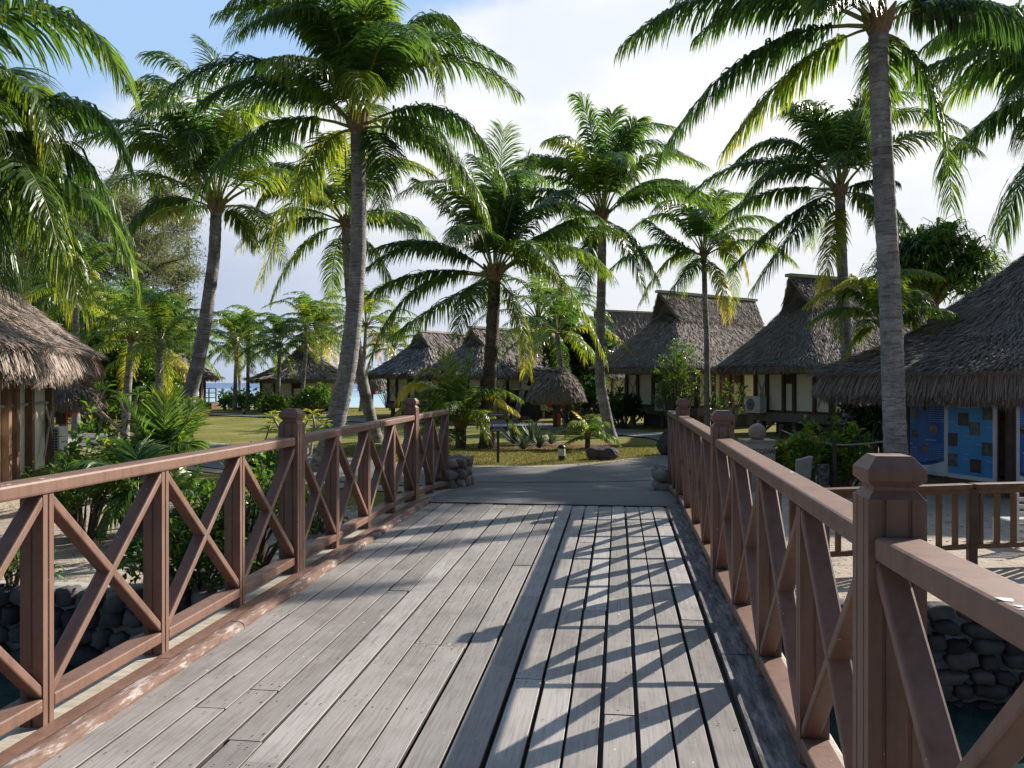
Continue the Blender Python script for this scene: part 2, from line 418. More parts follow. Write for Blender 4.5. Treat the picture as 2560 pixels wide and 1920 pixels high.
def asphalt():
    m, nt, b, out = new_mat('asphalt')
    n = noise(nt, 1.1, 6, 0.6); g = noise(nt, 120, 2, 0.6)
    col = ramp(nt, n, [(0.3, (0.10, 0.097, 0.096)), (0.7, (0.17, 0.166, 0.163))])
    col = mixc(nt, 0.6, col, ramp(nt, g, [(0.3, (0.6, 0.6, 0.6)), (0.7, (1.4, 1.4, 1.38))]), 'MULTIPLY')
    nt.links.new(col, b.inputs['Base Color']); b.inputs['Roughness'].default_value = 0.8
    bump(nt, b, g, 0.5, 0.006); return m
M['asphalt'] = asphalt()
M['sandy'] = simple('sandy_verge', (0.44, 0.38, 0.31), (0.27, 0.235, 0.19), 7, 0.95, 0.6, None, 0.1)
def water_mat(name, canal):
    m, nt, b, out = new_mat(name)
    if canal:
        n = noise(nt, 1.6, 4, 0.5); col = ramp(nt, n, [(0.3, (0.012, 0.035, 0.032)), (0.7, (0.045, 0.085, 0.072))])
        w = noise(nt, 7, 3, 0.5); st = 0.25
    else:
        c = nd(nt, 'ShaderNodeTexCoord'); sp = nd(nt, 'ShaderNodeSeparateXYZ'); nt.links.new(c.outputs['Object'], sp.inputs[0])
        n = noise(nt, 0.02, 5, 0.6, (0.4, 2.0, 1))
        y = mth(nt, 'ADD', sp.outputs['Y'], mth(nt, 'MULTIPLY', mth(nt, 'SUBTRACT', n, 0.5), 160))
        y = mth(nt, 'DIVIDE', y, 1000.0, True)
        col = ramp(nt, y, [(0.06, (0.46, 0.62, 0.64)), (0.16, (0.28, 0.48, 0.56)), (0.26, (0.13, 0.31, 0.45)), (0.34, (0.045, 0.15, 0.30)), (0.6, (0.03, 0.10, 0.24))])
        foam = noise(nt, 0.03, 6, 0.65, (0.25, 3.0, 1))
        band = ramp(nt, y, [(0.28, (0, 0, 0)), (0.31, (1, 1, 1)), (0.36, (1, 1, 1)), (0.40, (0, 0, 0))])
        ff = mth(nt, 'MULTIPLY', mth(nt, 'GREATER_THAN', foam, 0.545), band)
        col = mixc(nt, ff, col, (0.85, 0.88, 0.9))
        w = noise(nt, 0.5, 4, 0.6, (0.5, 1.5, 1)); st = 0.35
    nt.links.new(col, b.inputs['Base Color']); b.inputs['Roughness'].default_value = 0.08 if canal else 0.35
    b.inputs['Specular IOR Level'].default_value = 0.5 if canal else 0.3
    bump(nt, b, w, st, 0.05 if canal else 0.4); return m
M['canal'] = water_mat('canal_water', True)
M['sea'] = water_mat('sea_water', False)
# ---------------------------------------------------------------- terrain
def sstep(x, a, b):
    t = np.clip((np.asarray(x, float) - a) / (b - a), 0, 1); return t * t * (3 - 2 * t)
BANK_Y = 7.75
def height(X, Y):
    X, Y = np.asarray(X, float), np.asarray(Y, float)
    left = -0.36 + 0.36 * sstep(Y, 10.5, 14.5)
    rgt = -0.24 + 0.24 * sstep(Y, 15.5, 21)
    k = sstep(X, -1.5, 1.5)
    h = left * (1 - k) + rgt * k
    ramp = 0.24 * (1 - sstep(Y, 9.9, 14.8))
    m = sstep(X, -3.4, -2.6) * (1 - sstep(X, 0.95, 1.7)) * sstep(Y, 8.6, 9.6)
    h = np.maximum(h, h * (1 - m) + ramp * m + 0 * X)
    h = h - 1.9 * sstep(Y, 58, 66)
    h = h + 0.02 * np.sin(X * 1.3 + Y * 0.7) * np.cos(Y * 0.9) * (1 - m)
    return h
def H(x, y): return float(height(x, y))
def on(px, py):
    """ground point seen at a photo pixel"""
    z = 0.0
    for _ in range(12):
        v = G(px, py, z); z = H(v.x, v.y)
    return Vector((v.x, v.y, z))
def build_ground():
    xs = np.concatenate([np.arange(-90, -14, 2.0), np.arange(-14, 12, 0.25), np.arange(12, 91, 2.0)])
    mb = MB()
    def sheet(ys):
        Xg, Yg = np.meshgrid(xs, ys)
        Z = height(Xg, Yg); n = len(xs)
        i = np.arange(len(ys) - 1)[:, None] * n; j = np.arange(n - 1)[None, :]
        q = np.stack([i + j, i + j + 1, i + n + j + 1, i + n + j], -1).reshape(-1, 4)
        mb.add(np.stack([Xg, Yg, Z], -1).reshape(-1, 3), quads=q)
    sheet(np.concatenate([np.arange(BANK_Y, 26, 0.25), np.arange(26, 68.1, 1.0)]))
    sheet(np.arange(-70, -7.9, 2.0))
    V = np.concatenate(mb.v); X, Y = V[:, 0], V[:, 1]
    o = mb.build('ground', M['ground'], smooth=True)
    sand = np.where(X < -0.8, 1 - sstep(Y + 0.18 * (X + 4), 11.2, 13.4), 1 - sstep(Y, 16.0, 19.5))
    sand = np.maximum(sand, sstep(Y, 54, 57)); sand = np.maximum(sand, 0.9 * (Y < 0))
    sand = np.maximum(sand, 0.7 * sstep(X, -3.2, -2.6) * (1 - sstep(X, 1.0, 1.6)) * (1 - sstep(Y, 14.2, 15.0)))
    a = o.data.attributes.new('sand', 'FLOAT', 'POINT'); a.data.foreach_set('value', sand.astype(np.float32))
    e = np.zeros(len(X))
    for px, py, r in ((1220, 1122, 1.3), (1153, 1119, 0.9), (1295, 1122, 1.2), (1470, 1112, 1.2), (800, 1180, 1.2), (1345, 1115, 0.9)):
        c = on(px, py); e = np.maximum(e, 1 - sstep(np.hypot((X - c.x) * 0.7, (Y - c.y) * 1.3), r * 0.45, r * 1.1))
    a = o.data.attributes.new('earth', 'FLOAT', 'POINT'); a.data.foreach_set('value', e.astype(np.float32))
    return struct(o)
build_ground()
def ribbon(name, pts, width, lift, mat, nw=9):
    pts = [Vector((p[0], p[1], 0)) for p in pts]
    dense = []
    for i in range(len(pts) - 1):
        p0, p1, p2, p3 = pts[max(i - 1, 0)], pts[i], pts[i + 1], pts[min(i + 2, len(pts) - 1)]
        k = max(2, int((p2 - p1).length / 0.35))
        for t in np.arange(k) / k:
            dense.append(0.5 * ((2 * p1) + (p2 - p0) * t + (2 * p0 - 5 * p1 + 4 * p2 - p3) * t * t + (3 * p1 - p0 - 3 * p2 + p3) * t ** 3))
    dense.append(pts[-1])
    c = np.array([list(v) for v in dense])[:, :2]
    tg = np.gradient(c, axis=0); tg /= np.linalg.norm(tg, axis=1)[:, None]
    nn = np.stack([-tg[:, 1], tg[:, 0]], -1)
    wv = (np.array([width] * len(c)) if np.isscalar(width) else np.interp(np.linspace(0, 1, len(c)), np.linspace(0, 1, len(width)), width))
    wob = 0.05 * np.sin(np.arange(len(c)) * 0.9)
    s = np.linspace(-0.5, 0.5, nw)
    XY = c[:, None, :] + nn[:, None, :] * (s[None, :, None] * (wv + wob)[:, None, None])
    Z = height(XY[..., 0], XY[..., 1]) + lift
    i = np.arange(len(c) - 1)[:, None] * nw; j = np.arange(nw - 1)[None, :]
    q = np.stack([i + j, i + j + 1, i + nw + j + 1, i + nw + j], -1).reshape(-1, 4)
    mb = MB(); mb.add(np.concatenate([XY, Z[..., None]], -1).reshape(-1, 3), quads=q)
    return struct(mb.build(name, mat, smooth=True))
L1 = [on(-150, 1082), on(200, 1098), on(430, 1125), on(650, 1158), on(900, 1182), on(1200, 1190), on(1480, 1187), on(1700, 1176), on(1850, 1150)]
ribbon('verge', L1, 3.6, 0.016, M['sandy'])
ribbon('path', L1, 2.75, 0.032, M['asphalt'])
ribbon('path', [(-0.78, 9.93), (-0.78, 11.2), (-0.76, 12.8), (-0.74, 14.4), (-0.9, 16.2)], [3.06, 3.1, 3.3, 3.9, 5.2], 0.024, M['asphalt'], 13)
L2 = [on(1850, 1150), on(1800, 1118), on(1690, 1093), on(1500, 1079), on(1320, 1064), on(1100, 1056), on(850, 1050), on(620, 1040), on(430, 1036)]
ribbon('path', L2, 2.3, 0.040, M['asphalt'])

mb = MB(); mb.box((0, 0, -1.06), (240, 24, 0.02)); struct(mb.build('canal_water', M['canal']))
mb = MB(); mb.ngon([(-9000, 60, -1.05), (9000, 60, -1.05), (9000, 16000, -1.05), (-9000, 16000, -1.05)]); struct(mb.build('sea', M['sea']))
mb = MB(); mb.ngon([(-90, -8.5, -2.2), (90, -8.5, -2.2), (90, 8.5, -2.2), (-90, 8.5, -2.2)]); struct(mb.build('canal_bed', M['sandy']))

# stone walls -----------------------------------------------------
def stone_blob(mb, c, size, rng, tone, mi=0, rot=0.3):
    """an irregular rounded stone"""
    n, m = 9, 6
    th = np.linspace(0, 2 * np.pi, n, endpoint=False); ph = np.linspace(0.12, np.pi - 0.12, m)
    T, Pp = np.meshgrid(th, ph)
    e = rng.uniform(0.45, 0.75)
    sp = lambda v: np.sign(v) * np.abs(v) ** e
    V = np.stack([sp(np.sin(Pp)) * sp(np.cos(T)), sp(np.sin(Pp)) * sp(np.sin(T)), sp(np.cos(Pp))], -1)
    V = V * (1 + rng.normal(0, 0.11, V.shape[:2])[..., None]) * np.array(size) / 2
    a, b = rng.normal(0, rot), rng.normal(0, rot)
    R = np.array(Matrix.Rotation(a, 3, 'Y') @ Matrix.Rotation(b, 3, 'Z'))
    V = V @ R.T + np.array(c)
    i = np.arange(m - 1)[:, None] * n; j = np.arange(n)[None, :]
    q = np.stack([i + j, i + n + j, i + n + (j + 1) % n, i + (j + 1) % n], -1).reshape(-1, 4)
    mb.add(V.reshape(-1, 3), quads=q, tone=tone, mi=mi)
    mb.ngon(V[0], tone, mi); mb.ngon(V[-1][::-1], tone, mi)
def bank_wall(x0, x1, y, top, label, seed, flip=1):
    rng = np.random.default_rng(seed); mb = MB()
    mb.box(((x0 + x1) / 2, y + 0.18 * flip, (top - 1.5) / 2), (abs(x1 - x0), 0.34, top + 1.5), mi=1)
    z = -1.22
    while z < top - 0.02:
        hh = rng.uniform(0.12, 0.21)
        x = x0 + rng.uniform(-0.1, 0.1)
        while x < x1:
            w = rng.uniform(0.13, 0.34)
            stone_blob(mb, (x + w / 2, y + rng.uniform(-0.02, 0.03), z + hh / 2 + rng.normal(0, 0.018)), (w * 0.93, 0.26, max(0.05, min(hh, top + 0.03 - z)) * 0.95), rng, np.clip(rng.beta(1.6, 3.2), 0, 1), 0, 0.12)
            x += w
        z += hh
    return tag(mb.build('stone_wall', [M['stone'], M['mortar']], smooth=True), label, 'stone wall')
bank_wall(-14, -0.95, 7.65, -0.35, 'dark mortared canal wall below the sand and shrubs left of the bridge', 3)
bank_wall(-0.95, 12, 7.65, -0.24, 'dark lava stone canal wall below the picket fence right of the bridge', 4)

# ---------------------------------------------------------------- footbridge
def deck_z(y): return EYE - 1.53 + 0.0081 * y
bridge = thing('footbridge', 'brown timber footbridge with grey plank deck and crossed rail panels', 'bridge', (-0.85, 5, 0))
Y0, Y1 = -1.5, 9.93
def plank(mb, x0, x1, y0, y1, tone, dz=0.0):
    th = 0.05
    z0, z1 = deck_z(y0) + dz, deck_z(y1) + dz
    b = 0.0022
    def ring(y, z, s):
        y = y + s
        return [(x0, y, z - th), (x1, y, z - th), (x1, y, z - b), (x1 - b, y, z), (x0 + b, y, z), (x0, y, z - b)]
    a, c = ring(y0, z0, 0), ring(y1, z1, 0)
    for i in range(6): mb.add([a[i], a[(i + 1) % 6], c[(i + 1) % 6], c[i]], quads=[(0, 1, 2, 3)], tone=tone, mi=0 if i in (2, 3, 4) else 1)
    mb.ngon(a[::-1], tone, 1); mb.ngon(c, tone, 1)
def build_deck():
    rng = np.random.default_rng(11); mb, nl = MB(), MB()
    cols = []
    w = (0.694 - 0.0 + (2.26 - 0.694)) ; left_w = (2.26 - 0.694) / 10
    for i in range(10): cols.append((-2.26 + i * left_w, -2.26 + (i + 1) * left_w, 0.013))
    cols.append((-0.694, -0.530, 0.020))
    rw = (0.535 + 0.530) / 7
    for i in range(7): cols.append((-0.530 + i * rw, -0.530 + (i + 1) * rw, 0.018))
    for ci, (a, b, gap) in enumerate(cols):
        y = Y0 + rng.uniform(-1.5, 0)
        while y < Y1:
            L = rng.uniform(1.9, 4.4)
            ye = min(y + L, Y1)
            if Y1 - ye < 0.7: ye = Y1
            tone = np.clip(rng.normal(0.5, 0.22), 0, 1)
            sh = rng.normal(0, 0.003)
            plank(mb, a + gap / 2 + sh, b - gap / 2 + sh, max(y, Y0), ye - 0.004, tone, rng.normal(0, 0.0018))
            for yy in (y + 0.05, ye - 0.05):
                for fx in (0.2, 0.5, 0.8):
                    if rng.random() < 0.85: cols_n.append((a + (b - a) * fx + rng.normal(0, 0.006), yy + rng.normal(0, 0.012)))
            y = ye
        for yj in np.arange(Y0 + 0.3, Y1, 0.62):
            for fx in (0.25, 0.75):
                if rng.random() < 0.8: cols_n.append((a + (b - a) * fx + rng.normal(0, 0.008), yj + rng.normal(0, 0.02)))
    for x, y in cols_n:
        if y < Y0 or y > Y1: continue
        r = rng.uniform(0.003, 0.0058); z = deck_z(y) + 0.004
        nl.ngon([(x + r * math.cos(t), y + r * math.sin(t), z) for t in np.linspace(0, 2 * math.pi, 7)[:-1]])
    d = mb.build('deck', [M['deck'], M['deck_side']], bridge)
    nl.build('nail_heads', M['nail'], d)['kind'] = 'stuff'
cols_n = []
build_deck()
mb = MB()
for x in (-2.2, -1.5, -0.75, 0.0, 0.55):
    mb.bar((x, Y0, deck_z(Y0) - 0.20), (x, Y1 - 0.05, deck_z(Y1) - 0.20), 0.14, 0.26)
for i in range(7):  # thin dark strips added under the plank gaps to look like shade
    x = -0.530 + i * 0.15214; mb.bar((x, Y0, deck_z(Y0) - 0.09), (x, Y1 - 0.05, deck_z(Y1) - 0.09), 0.06, 0.06)
for y in np.arange(-1, 9.9, 1.3): mb.bar((-2.6, y, deck_z(y) - 0.095), (0.85, y, deck_z(y) - 0.095), 0.06, 0.05)
mb.build('girders_and_shade_strips', M['dark_wood'], bridge)
mb = MB(); mb.bar((-2.28, Y1 + 0.012, deck_z(Y1) - 0.045), (0.57, Y1 + 0.012, deck_z(Y1) - 0.045), 0.02, 0.10); mb.build('end_strip', M['char'], bridge)
# left curb: rounded log, then a flat board, then a pale beam outside the rails
mb = MB()
rng = np.random.default_rng(5); y = Y0
while y < 10.25:
    L = rng.uniform(2.4, 3.6); ye = min(y + L, 10.25)
    ys = np.linspace(y, ye - 0.012, 8)
    dx = rng.normal(0, 0.003); th_ = np.linspace(0, 2 * math.pi, 15)[:-1]
    mb.loft([[(-2.325 + dx + 0.060 * math.copysign(abs(math.cos(t)) ** 0.75, math.cos(t)), v, deck_z(v) - 0.012 + 0.046 * math.copysign(abs(math.sin(t)) ** 0.75, math.sin(t)) + 0.003 * math.sin(v * 9)) for t in th_] for v in np.linspace(y, ye - 0.012, 16)])
    y = ye
mb.build('curb_log', M['log'], bridge, smooth=True)
mb = MB(); y = Y0
while y < 10.3:
    ye = min(y + 2.9, 10.3); plank(mb, -2.505, -2.388, y, ye - 0.006, 0.5, -0.004); y = ye
mb.build('edge_board', [M['paint'], M['paint']], bridge)
mb = MB(); mb.bar((-2.595, Y0, deck_z(Y0) - 0.075), (-2.595, 9.8, deck_z(9.8) - 0.075), 0.16, 0.12); mb.build('outer_beam', M['pale_beam'], bridge, bevel=0.008)
mb = MB(); y = Y0
while y < 10.0:
    ye = min(y + 3.1, 10.0); plank(mb, 0.556, 0.735, y, ye - 0.014, 0.5, 0.012); y = ye
mb.build('edge_board', [M['char'], M['char']], bridge, label='blackened edge board along the right side of the deck')
mb = MB(); mb.bar((0.83, Y0, deck_z(Y0) - 0.075), (0.83, 9.8, deck_z(9.8) - 0.075), 0.16, 0.12); mb.build('outer_beam', M['pale_beam'], bridge, bevel=0.008)

RAILZ = {-1: ([-1.4, 2.43, 6.30, 10.17, 12.25], [1.295, 1.275, 1.275, 1.300, 1.300]), 1: ([-1.4, 2.43, 6.30, 10.17, 12.25], [1.36, 1.275, 1.295, 1.310, 1.300])}
def rail_z(s, y): return float(np.interp(y, *RAILZ[s]))
def grooved(cx, cy, wx, wy, z, gx, gy, g=0.007, gw=0.006):
    """square section with grooves: gx positions on the faces that run along x, gy on the faces along y"""
    hx, hy = wx / 2, wy / 2
    pts = []
    def side(fixed, sgn, lo, hi, grooves, along_x):
        r = [(lo, fixed)]
        step = 1 if hi > lo else -1
        for q in (grooves if step > 0 else grooves[::-1]):
            r += [(q - gw * step, fixed), (q - gw * 0.5 * step, fixed - sgn * g), (q + gw * 0.5 * step, fixed - sgn * g), (q + gw * step, fixed)]
        return [(a, b) if along_x else (b, a) for a, b in r]
    pts += side(-hy, -1, -hx, hx, gx, True)
    pts += side(hx, 1, -hy, hy, gy, False)
    pts += side(hy, 1, hx, -hx, gx, True)
    pts += side(-hx, -1, hy, -hy, gy, False)
    return [(cx + a, cy + b, z) for a, b in pts]
def cap_loft(mb, rings, tone=0.5):
    """loft with a fan from the centre for the grooved (non-convex) ends"""
    mb.loft(rings, tone, cap=False)
    for r, fl in ((rings[0], True), (rings[-1], False)):
        c = np.mean(np.array(r), 0); n = len(r)
        t = [(n, (i + 1) % n, i) if fl else (n, i, (i + 1) % n) for i in range(n)]
        mb.add(np.vstack([np.array(r), c]), tris=t, tone=tone)
MOD = 0.9675
POSTS = [2.43, 6.30, 10.17]
def build_railing(s):
    xi = -2.50 if s < 0 else 0.70           # inner face of the rail
    o = 1 if s > 0 else -1                  # outwards
    base = bpy.data.objects.new('railing', None); COL.objects.link(base); base.parent = bridge
    base.location = Vector((xi, 5, 0)) - bridge.location
    base['label'] = 'brown painted railing on the left, its inner faces in the sun' if s < 0 else 'brown painted railing on the right, its inner faces in shade'
    ends = [-1.44] + POSTS + [12.22]
    PW = 0.155
    for y in POSTS:
        cx, cy = xi + o * (PW / 2 - 0.014), y + PW / 2
        zt = EYE - 0.205 + (0.0 if y < 9 else 0.012)
        zb = deck_z(y) - 0.03 if y < 9.9 else H(xi, y) - 0.1
        mb = MB()
        cap_loft(mb, [grooved(cx, cy, PW, PW, z, [-0.034, 0.034], [-0.034, 0.034]) for z in (zb, zt - 0.118)])
        def sq(h, z): return [(cx - h, cy - h, z), (cx + h, cy - h, z), (cx + h, cy + h, z), (cx - h, cy + h, z)]
        mb.loft([sq(PW / 2 - 0.001, zt - 0.1195), sq(0.057, zt - 0.095), sq(0.057, zt - 0.086), sq(0.0775, zt - 0.066), sq(0.0775, zt - 0.036), sq(0.048, zt)])
        mb.build('post', M['paint'], base, bevel=0.003)
    for k in range(4):
        a, b = ends[k], ends[k + 1]
        ya = a + (PW if k > 0 else 0); yb = b
        mb = MB()
        zA, zB = rail_z(s, ya), rail_z(s, yb)
        cx = xi + o * 0.0625
        mb.bar((cx, ya, zA - 0.0335), (cx, yb + (0.10 if k == 3 else 0), zB - 0.0335), 0.125, 0.067)
        mb.build('top_rail', M['paint'], base, bevel=0.012)
        ups = [a + MOD * i for i in range(1, 4)] if k < 3 else [11.20, 12.22]
        bounds = [ya] + ups + ([yb] if k < 3 else [])
        for y in ups:
            zb = deck_z(y) - 0.03 if y < 9.9 else H(xi, y) - 0.05
            mb = MB(); UW, UD = 0.070, 0.112
            cap_loft(mb, [grooved(xi + o * (UD / 2 + 0.004), y + UW / 2, UD, UW, z, [0.0], [0.0]) for z in (zb, rail_z(s, y) - 0.069)])
            mb.build('upright', M['paint'], base)
        for i in range(len(bounds) - 1):
            p0 = bounds[i] + (0.074 if i > 0 else 0.0); p1 = bounds[i + 1]
            g0, g1 = (deck_z(p0), deck_z(p1)) if p0 < 9.8 else (max(H(xi, p0), 0.05) , max(H(xi, p1), 0.05))
            zb0, zb1 = g0 + 0.115, g1 + 0.115
            mb = MB(); bx = xi + o * 0.046
            mb.bar((bx + o * 0.014, p0, zb0 - 0.03), (bx + o * 0.014, p1, zb1 - 0.03), 0.112, 0.06)
            mb.build('bottom_rail', M['paint'], base, bevel=0.007)
            zt0, zt1 = rail_z(s, p0) - 0.069, rail_z(s, p1) - 0.069
            for e, (qa, qb, dep) in enumerate((((p0, zb0), (p1, zt1), 0.080), ((p0, zt0), (p1, zb1), 0.073))):
                # a board cut square against the uprights: parallelogram section in the rail plane
                t = 0.038
                (ya_, za_), (yb_, zb_) = qa, qb
                sg = 1 if zb_ > za_ else -1
                lo, hi = bx - dep / 2, bx + dep / 2
                za2, zb2 = (za_ + t * 0.75, zb_ - t * 0.75) if sg > 0 else (za_ - t * 0.75, zb_ + t * 0.75)
                ring = lambda y, z: [(lo, y, z - t * 0.75), (hi, y, z - t * 0.75), (hi, y, z + t * 0.75), (lo, y, z + t * 0.75)]
                mb = MB(); mb.loft([ring(ya_, za2), ring(yb_, zb2)])
                mb.build('brace', M['paint'], base, bevel=0.008)
    return base
RAIL_L = build_railing(-1)
RAIL_R = build_railing(1)

# stone piers where the rails end
def pier(cx, cy, w, d, h, label, seed):
    rng = np.random.default_rng(seed); mb = MB()
    z0 = H(cx, cy) - 0.15
    mb.box((cx, cy, z0 + (h - 0.06) / 2), (w * 0.75, d * 0.75, h - 0.06), mi=1)
    z = z0
    while z < z0 + h - 0.05:
        hh = rng.uniform(0.10, 0.19)
        per = [(sx * w / 2, v, 0) for sx in (-1, 1) for v in np.arange(-d / 2 + 0.1, d / 2, 0.19)] + [(v, sy * d / 2, 1) for sy in (-1, 1) for v in np.arange(-w / 2 + 0.08, w / 2, 0.17)]
        for x, y, _ in per:
            stone_blob(mb, (cx + x * 0.9, cy + y * 0.9, z + hh / 2), (rng.uniform(0.15, 0.27), rng.uniform(0.15, 0.27), hh * 1.05), rng, rng.uniform(0.4, 1.0), 0, 0.3)
        z += hh
    for _ in range(int(w * d * 14) + 3):
        stone_blob(mb, (cx + rng.uniform(-0.4, 0.4) * w, cy + rng.uniform(-0.4, 0.4) * d, z0 + h - 0.03), (rng.uniform(0.22, 0.36), rng.uniform(0.22, 0.36), 0.13), rng, rng.uniform(0.3, 0.8), 0, 0.2)
    return tag(mb.build('stone_pier', [M['stone'], M['mortar']], smooth=True), label, 'stone pier')
pier(-2.55, 12.75, 0.40, 0.9, 0.55, 'low mortared stone pier at the far end of the left bridge rail', 8)
pier(0.74, 12.75, 0.26, 1.0, 0.44, 'low dark stone pier at the far end of the right bridge rail', 9)

# bird droppings and salt marks on the rails
mb = MB(); rng = np.random.default_rng(44)
marks = [(2428, 1498, .013), (2444, 1514, .007), (2412, 1523, .008), (2450, 1532, .010), (2436, 1527, .006), (1982, 1181, .010), (1905, 1149, .005), (118, 1198, .010), (50, 1212, .008), (61, 1215, .006), (1830, 1116, .005)]
for px, py, r in marks:
    s_ = 1 if px > 1280 else -1; z = 1.28
    for _ in range(6): v = G(px, py, z); z = rail_z(s_, v.y)
    v.x = min(max(v.x, 0.722), 0.80) if s_ > 0 else max(min(v.x, -2.525), -2.60); z = rail_z(s_, v.y)
    a = rng.uniform(0, 3)
    mb.ngon([(v.x + r * (1 + .3 * math.sin(3 * t + a)) * math.cos(t), v.y + 1.5 * r * (1 + .3 * math.cos(2 * t + a)) * math.sin(t), z + 0.0015) for t in np.linspace(0, 2 * math.pi, 13)[:-1]])
M['dropping'] = simple('white_dropping', (0.78, 0.77, 0.73), (0.6, 0.59, 0.55), 30, 0.8, 0)
mb.build('bird_droppings', M['dropping'], RAIL_R)['kind'] = 'stuff'
# ---------------------------------------------------------------- palms
def frond_mesh(mb, A, Mid, B, n, ll, w, droop, tone, rng, tip_tone=0.15, ragged=0.15, rmi=1):
    """a pinnate leaf: curved stalk and two rows of drooping leaflets"""
    A, Mid, B = (np.array(list(v), float) for v in (A, Mid, B))
    C = 2 * Mid - (A + B) / 2
    f = lambda t: ((1 - t) ** 2)[:, None] * A + (2 * t * (1 - t))[:, None] * C + (t ** 2)[:, None] * B
    df = lambda t: nrm((2 * (1 - t))[:, None] * (C - A) + (2 * t)[:, None] * (B - C))
    n = int(n * 1.75); ll = ll * 1.30; w = w * 0.86; droop = droop * 1.12; ragged = 0.28
    ts = np.linspace(0, 1, 12)
    sc = np.linalg.norm(Mid - A) + np.linalg.norm(B - Mid)
    mb.tube(f(ts), np.interp(ts, [0, 0.25, 1], [0.010 * sc, 0.0055 * sc, 0.0015 * sc]) , 5, tone=tone * 0.8 + 0.2, mi=rmi, caps=False)
    t = np.linspace(0.16, 0.995, n)
    Z = np.array((0, 0, 1.0))
    V, Q, TN = [], [], []
    for side in (-1, 1):
        tt = np.clip(t + rng.normal(0, 0.003, n), 0.1, 1.0)
        p, T = f(tt), df(tt)
        S = np.cross(T, Z); ln = np.linalg.norm(S, axis=1, keepdims=True)
        alt = np.array((CA, SA, 0.0)) + 0 * T
        S = np.where(ln < 0.15, alt - (alt * T).sum(1, keepdims=True) * T, S); S = nrm(S)
        N = np.cross(S, T)
        shape = np.interp(tt, [0.1, 0.22, 0.45, 0.75, 0.93, 1.0], [0.50, 0.85, 1.0, 0.88, 0.66, 0.42])
        L = (ll * shape * np.where(rng.random(n) < 0.05, 0.35, rng.uniform(1 - ragged, 1.06, n)))[:, None]
        fw = np.interp(tt, [0.1, 0.5, 1.0], [0.30, 0.62, 1.9])[:, None]
        d0 = nrm(T * fw + S * side + N * (0.28 - 0.25 * droop) + rng.normal(0, 0.11, (n, 3)) + 0.10 * np.sin(tt * rng.uniform(18, 30) + rng.uniform(0, 6))[:, None] * T)
        drp = droop * rng.uniform(0.7, 1.3, (n, 1)); d1 = nrm(d0 - Z * (0.42 * drp)); d2 = nrm(d1 - Z * (0.75 * drp)); d3 = nrm(d2 - Z * (0.7 * drp))
        q0 = p; q1 = q0 + d0 * L * 0.28; q2 = q1 + d1 * L * 0.28; q3 = q2 + d2 * L * 0.24; q4 = q3 + d3 * L * 0.20
        wv = nrm(T + N * rng.uniform(-0.5, 0.5, (n, 1)))
        wd = w * np.interp(tt, [0.1, 0.4, 1.0], [0.8, 1.0, 0.6])[:, None] / 2
        pts = []
        for q, k in ((q0, 0.55), (q1, 1.0), (q2, 0.9), (q3, 0.6), (q4, 0.05)):
            pts += [q - wv * wd * k, q + wv * wd * k]
        V.append(np.stack(pts, 1).reshape(-1, 3))
        base = np.arange(n)[:, None, None] * 10
        quad = np.array([[0, 1, 3, 2], [2, 3, 5, 4], [4, 5, 7, 6], [6, 7, 9, 8]])[None]
        Q.append((base + quad).reshape(-1, 4) + (0 if side < 0 else n * 10))
        tn = tone + rng.normal(0, 0.07, n) + tip_tone * np.clip((tt - 0.55) / 0.45, 0, 1)
        TN.append(np.clip(tn[:, None] + np.array([0, 0, 0.02, 0.08 + tip_tone * 0.3])[None], 0, 1).ravel())
    mb.add(np.concatenate(V), quads=np.concatenate(Q), tone=np.concatenate(TN))
PM = [M['palm'], M['rachis']]
def rot_dir(az, el):
    """direction relative to the view: az 0 = away, 90 = right, 180 = towards the viewer"""
    a, e = math.radians(az), math.radians(el)
    x, y = math.sin(a) * math.cos(e), math.cos(a) * math.cos(e)
    return Vector((x * CA - y * SA, x * SA + y * CA, math.sin(e)))
def trunk_mesh(mb, pts, r0, r1, rng, flare=1.5, n=12, dark_top=False):
    pts = [Vector(p) for p in pts]
    k = len(pts); u = np.linspace(0, 1, k)
    m = max(14, int(sum((pts[i + 1] - pts[i]).length for i in range(k - 1)) / 0.11))
    uu = np.linspace(0, 1, m)
    arr = np.array([list(p) for p in pts])
    c = np.stack([np.interp(uu, u, arr[:, i]) for i in range(3)], -1)
    for _ in range(int(m / 6)): c[1:-1] = (c[:-2] + c[1:-1] * 2 + c[2:]) / 4
    r = np.interp(uu, [0, 0.06, 0.14, 1], [r0 * flare, r0 * 1.15, r0, r1]) * (1 + 0.045 * (np.arange(m) % 2) + rng.normal(0, 0.012, m))
    mb.tube(c, r, n, tone=0.5)
    # old leaf scars: thin uneven rings are the alternating radii above; per-ring tone
    q, tn, mi = mb.q[-1]
    tn = np.clip(0.5 + np.repeat(rng.normal(0, 0.18, m - 1), n) + rng.normal(0, 0.10, (m - 1) * n), 0, 1)
    mb.q[-1] = (q, tn, mi)
def crown_heart(mb, c, up, r, rng):
    up = Vector(up).normalized()
    for i in range(9):
        a = i * 2.4; d = (up + 0.55 * Vector((math.cos(a), math.sin(a), 0))).normalized()
        p = Vector(c) - up * r * 1.2
        mb.tube([p, p + d * r * 1.6, p + d * r * 3.4], [r * 0.75, r * 0.6, r * 0.12], 6, tone=0.5)
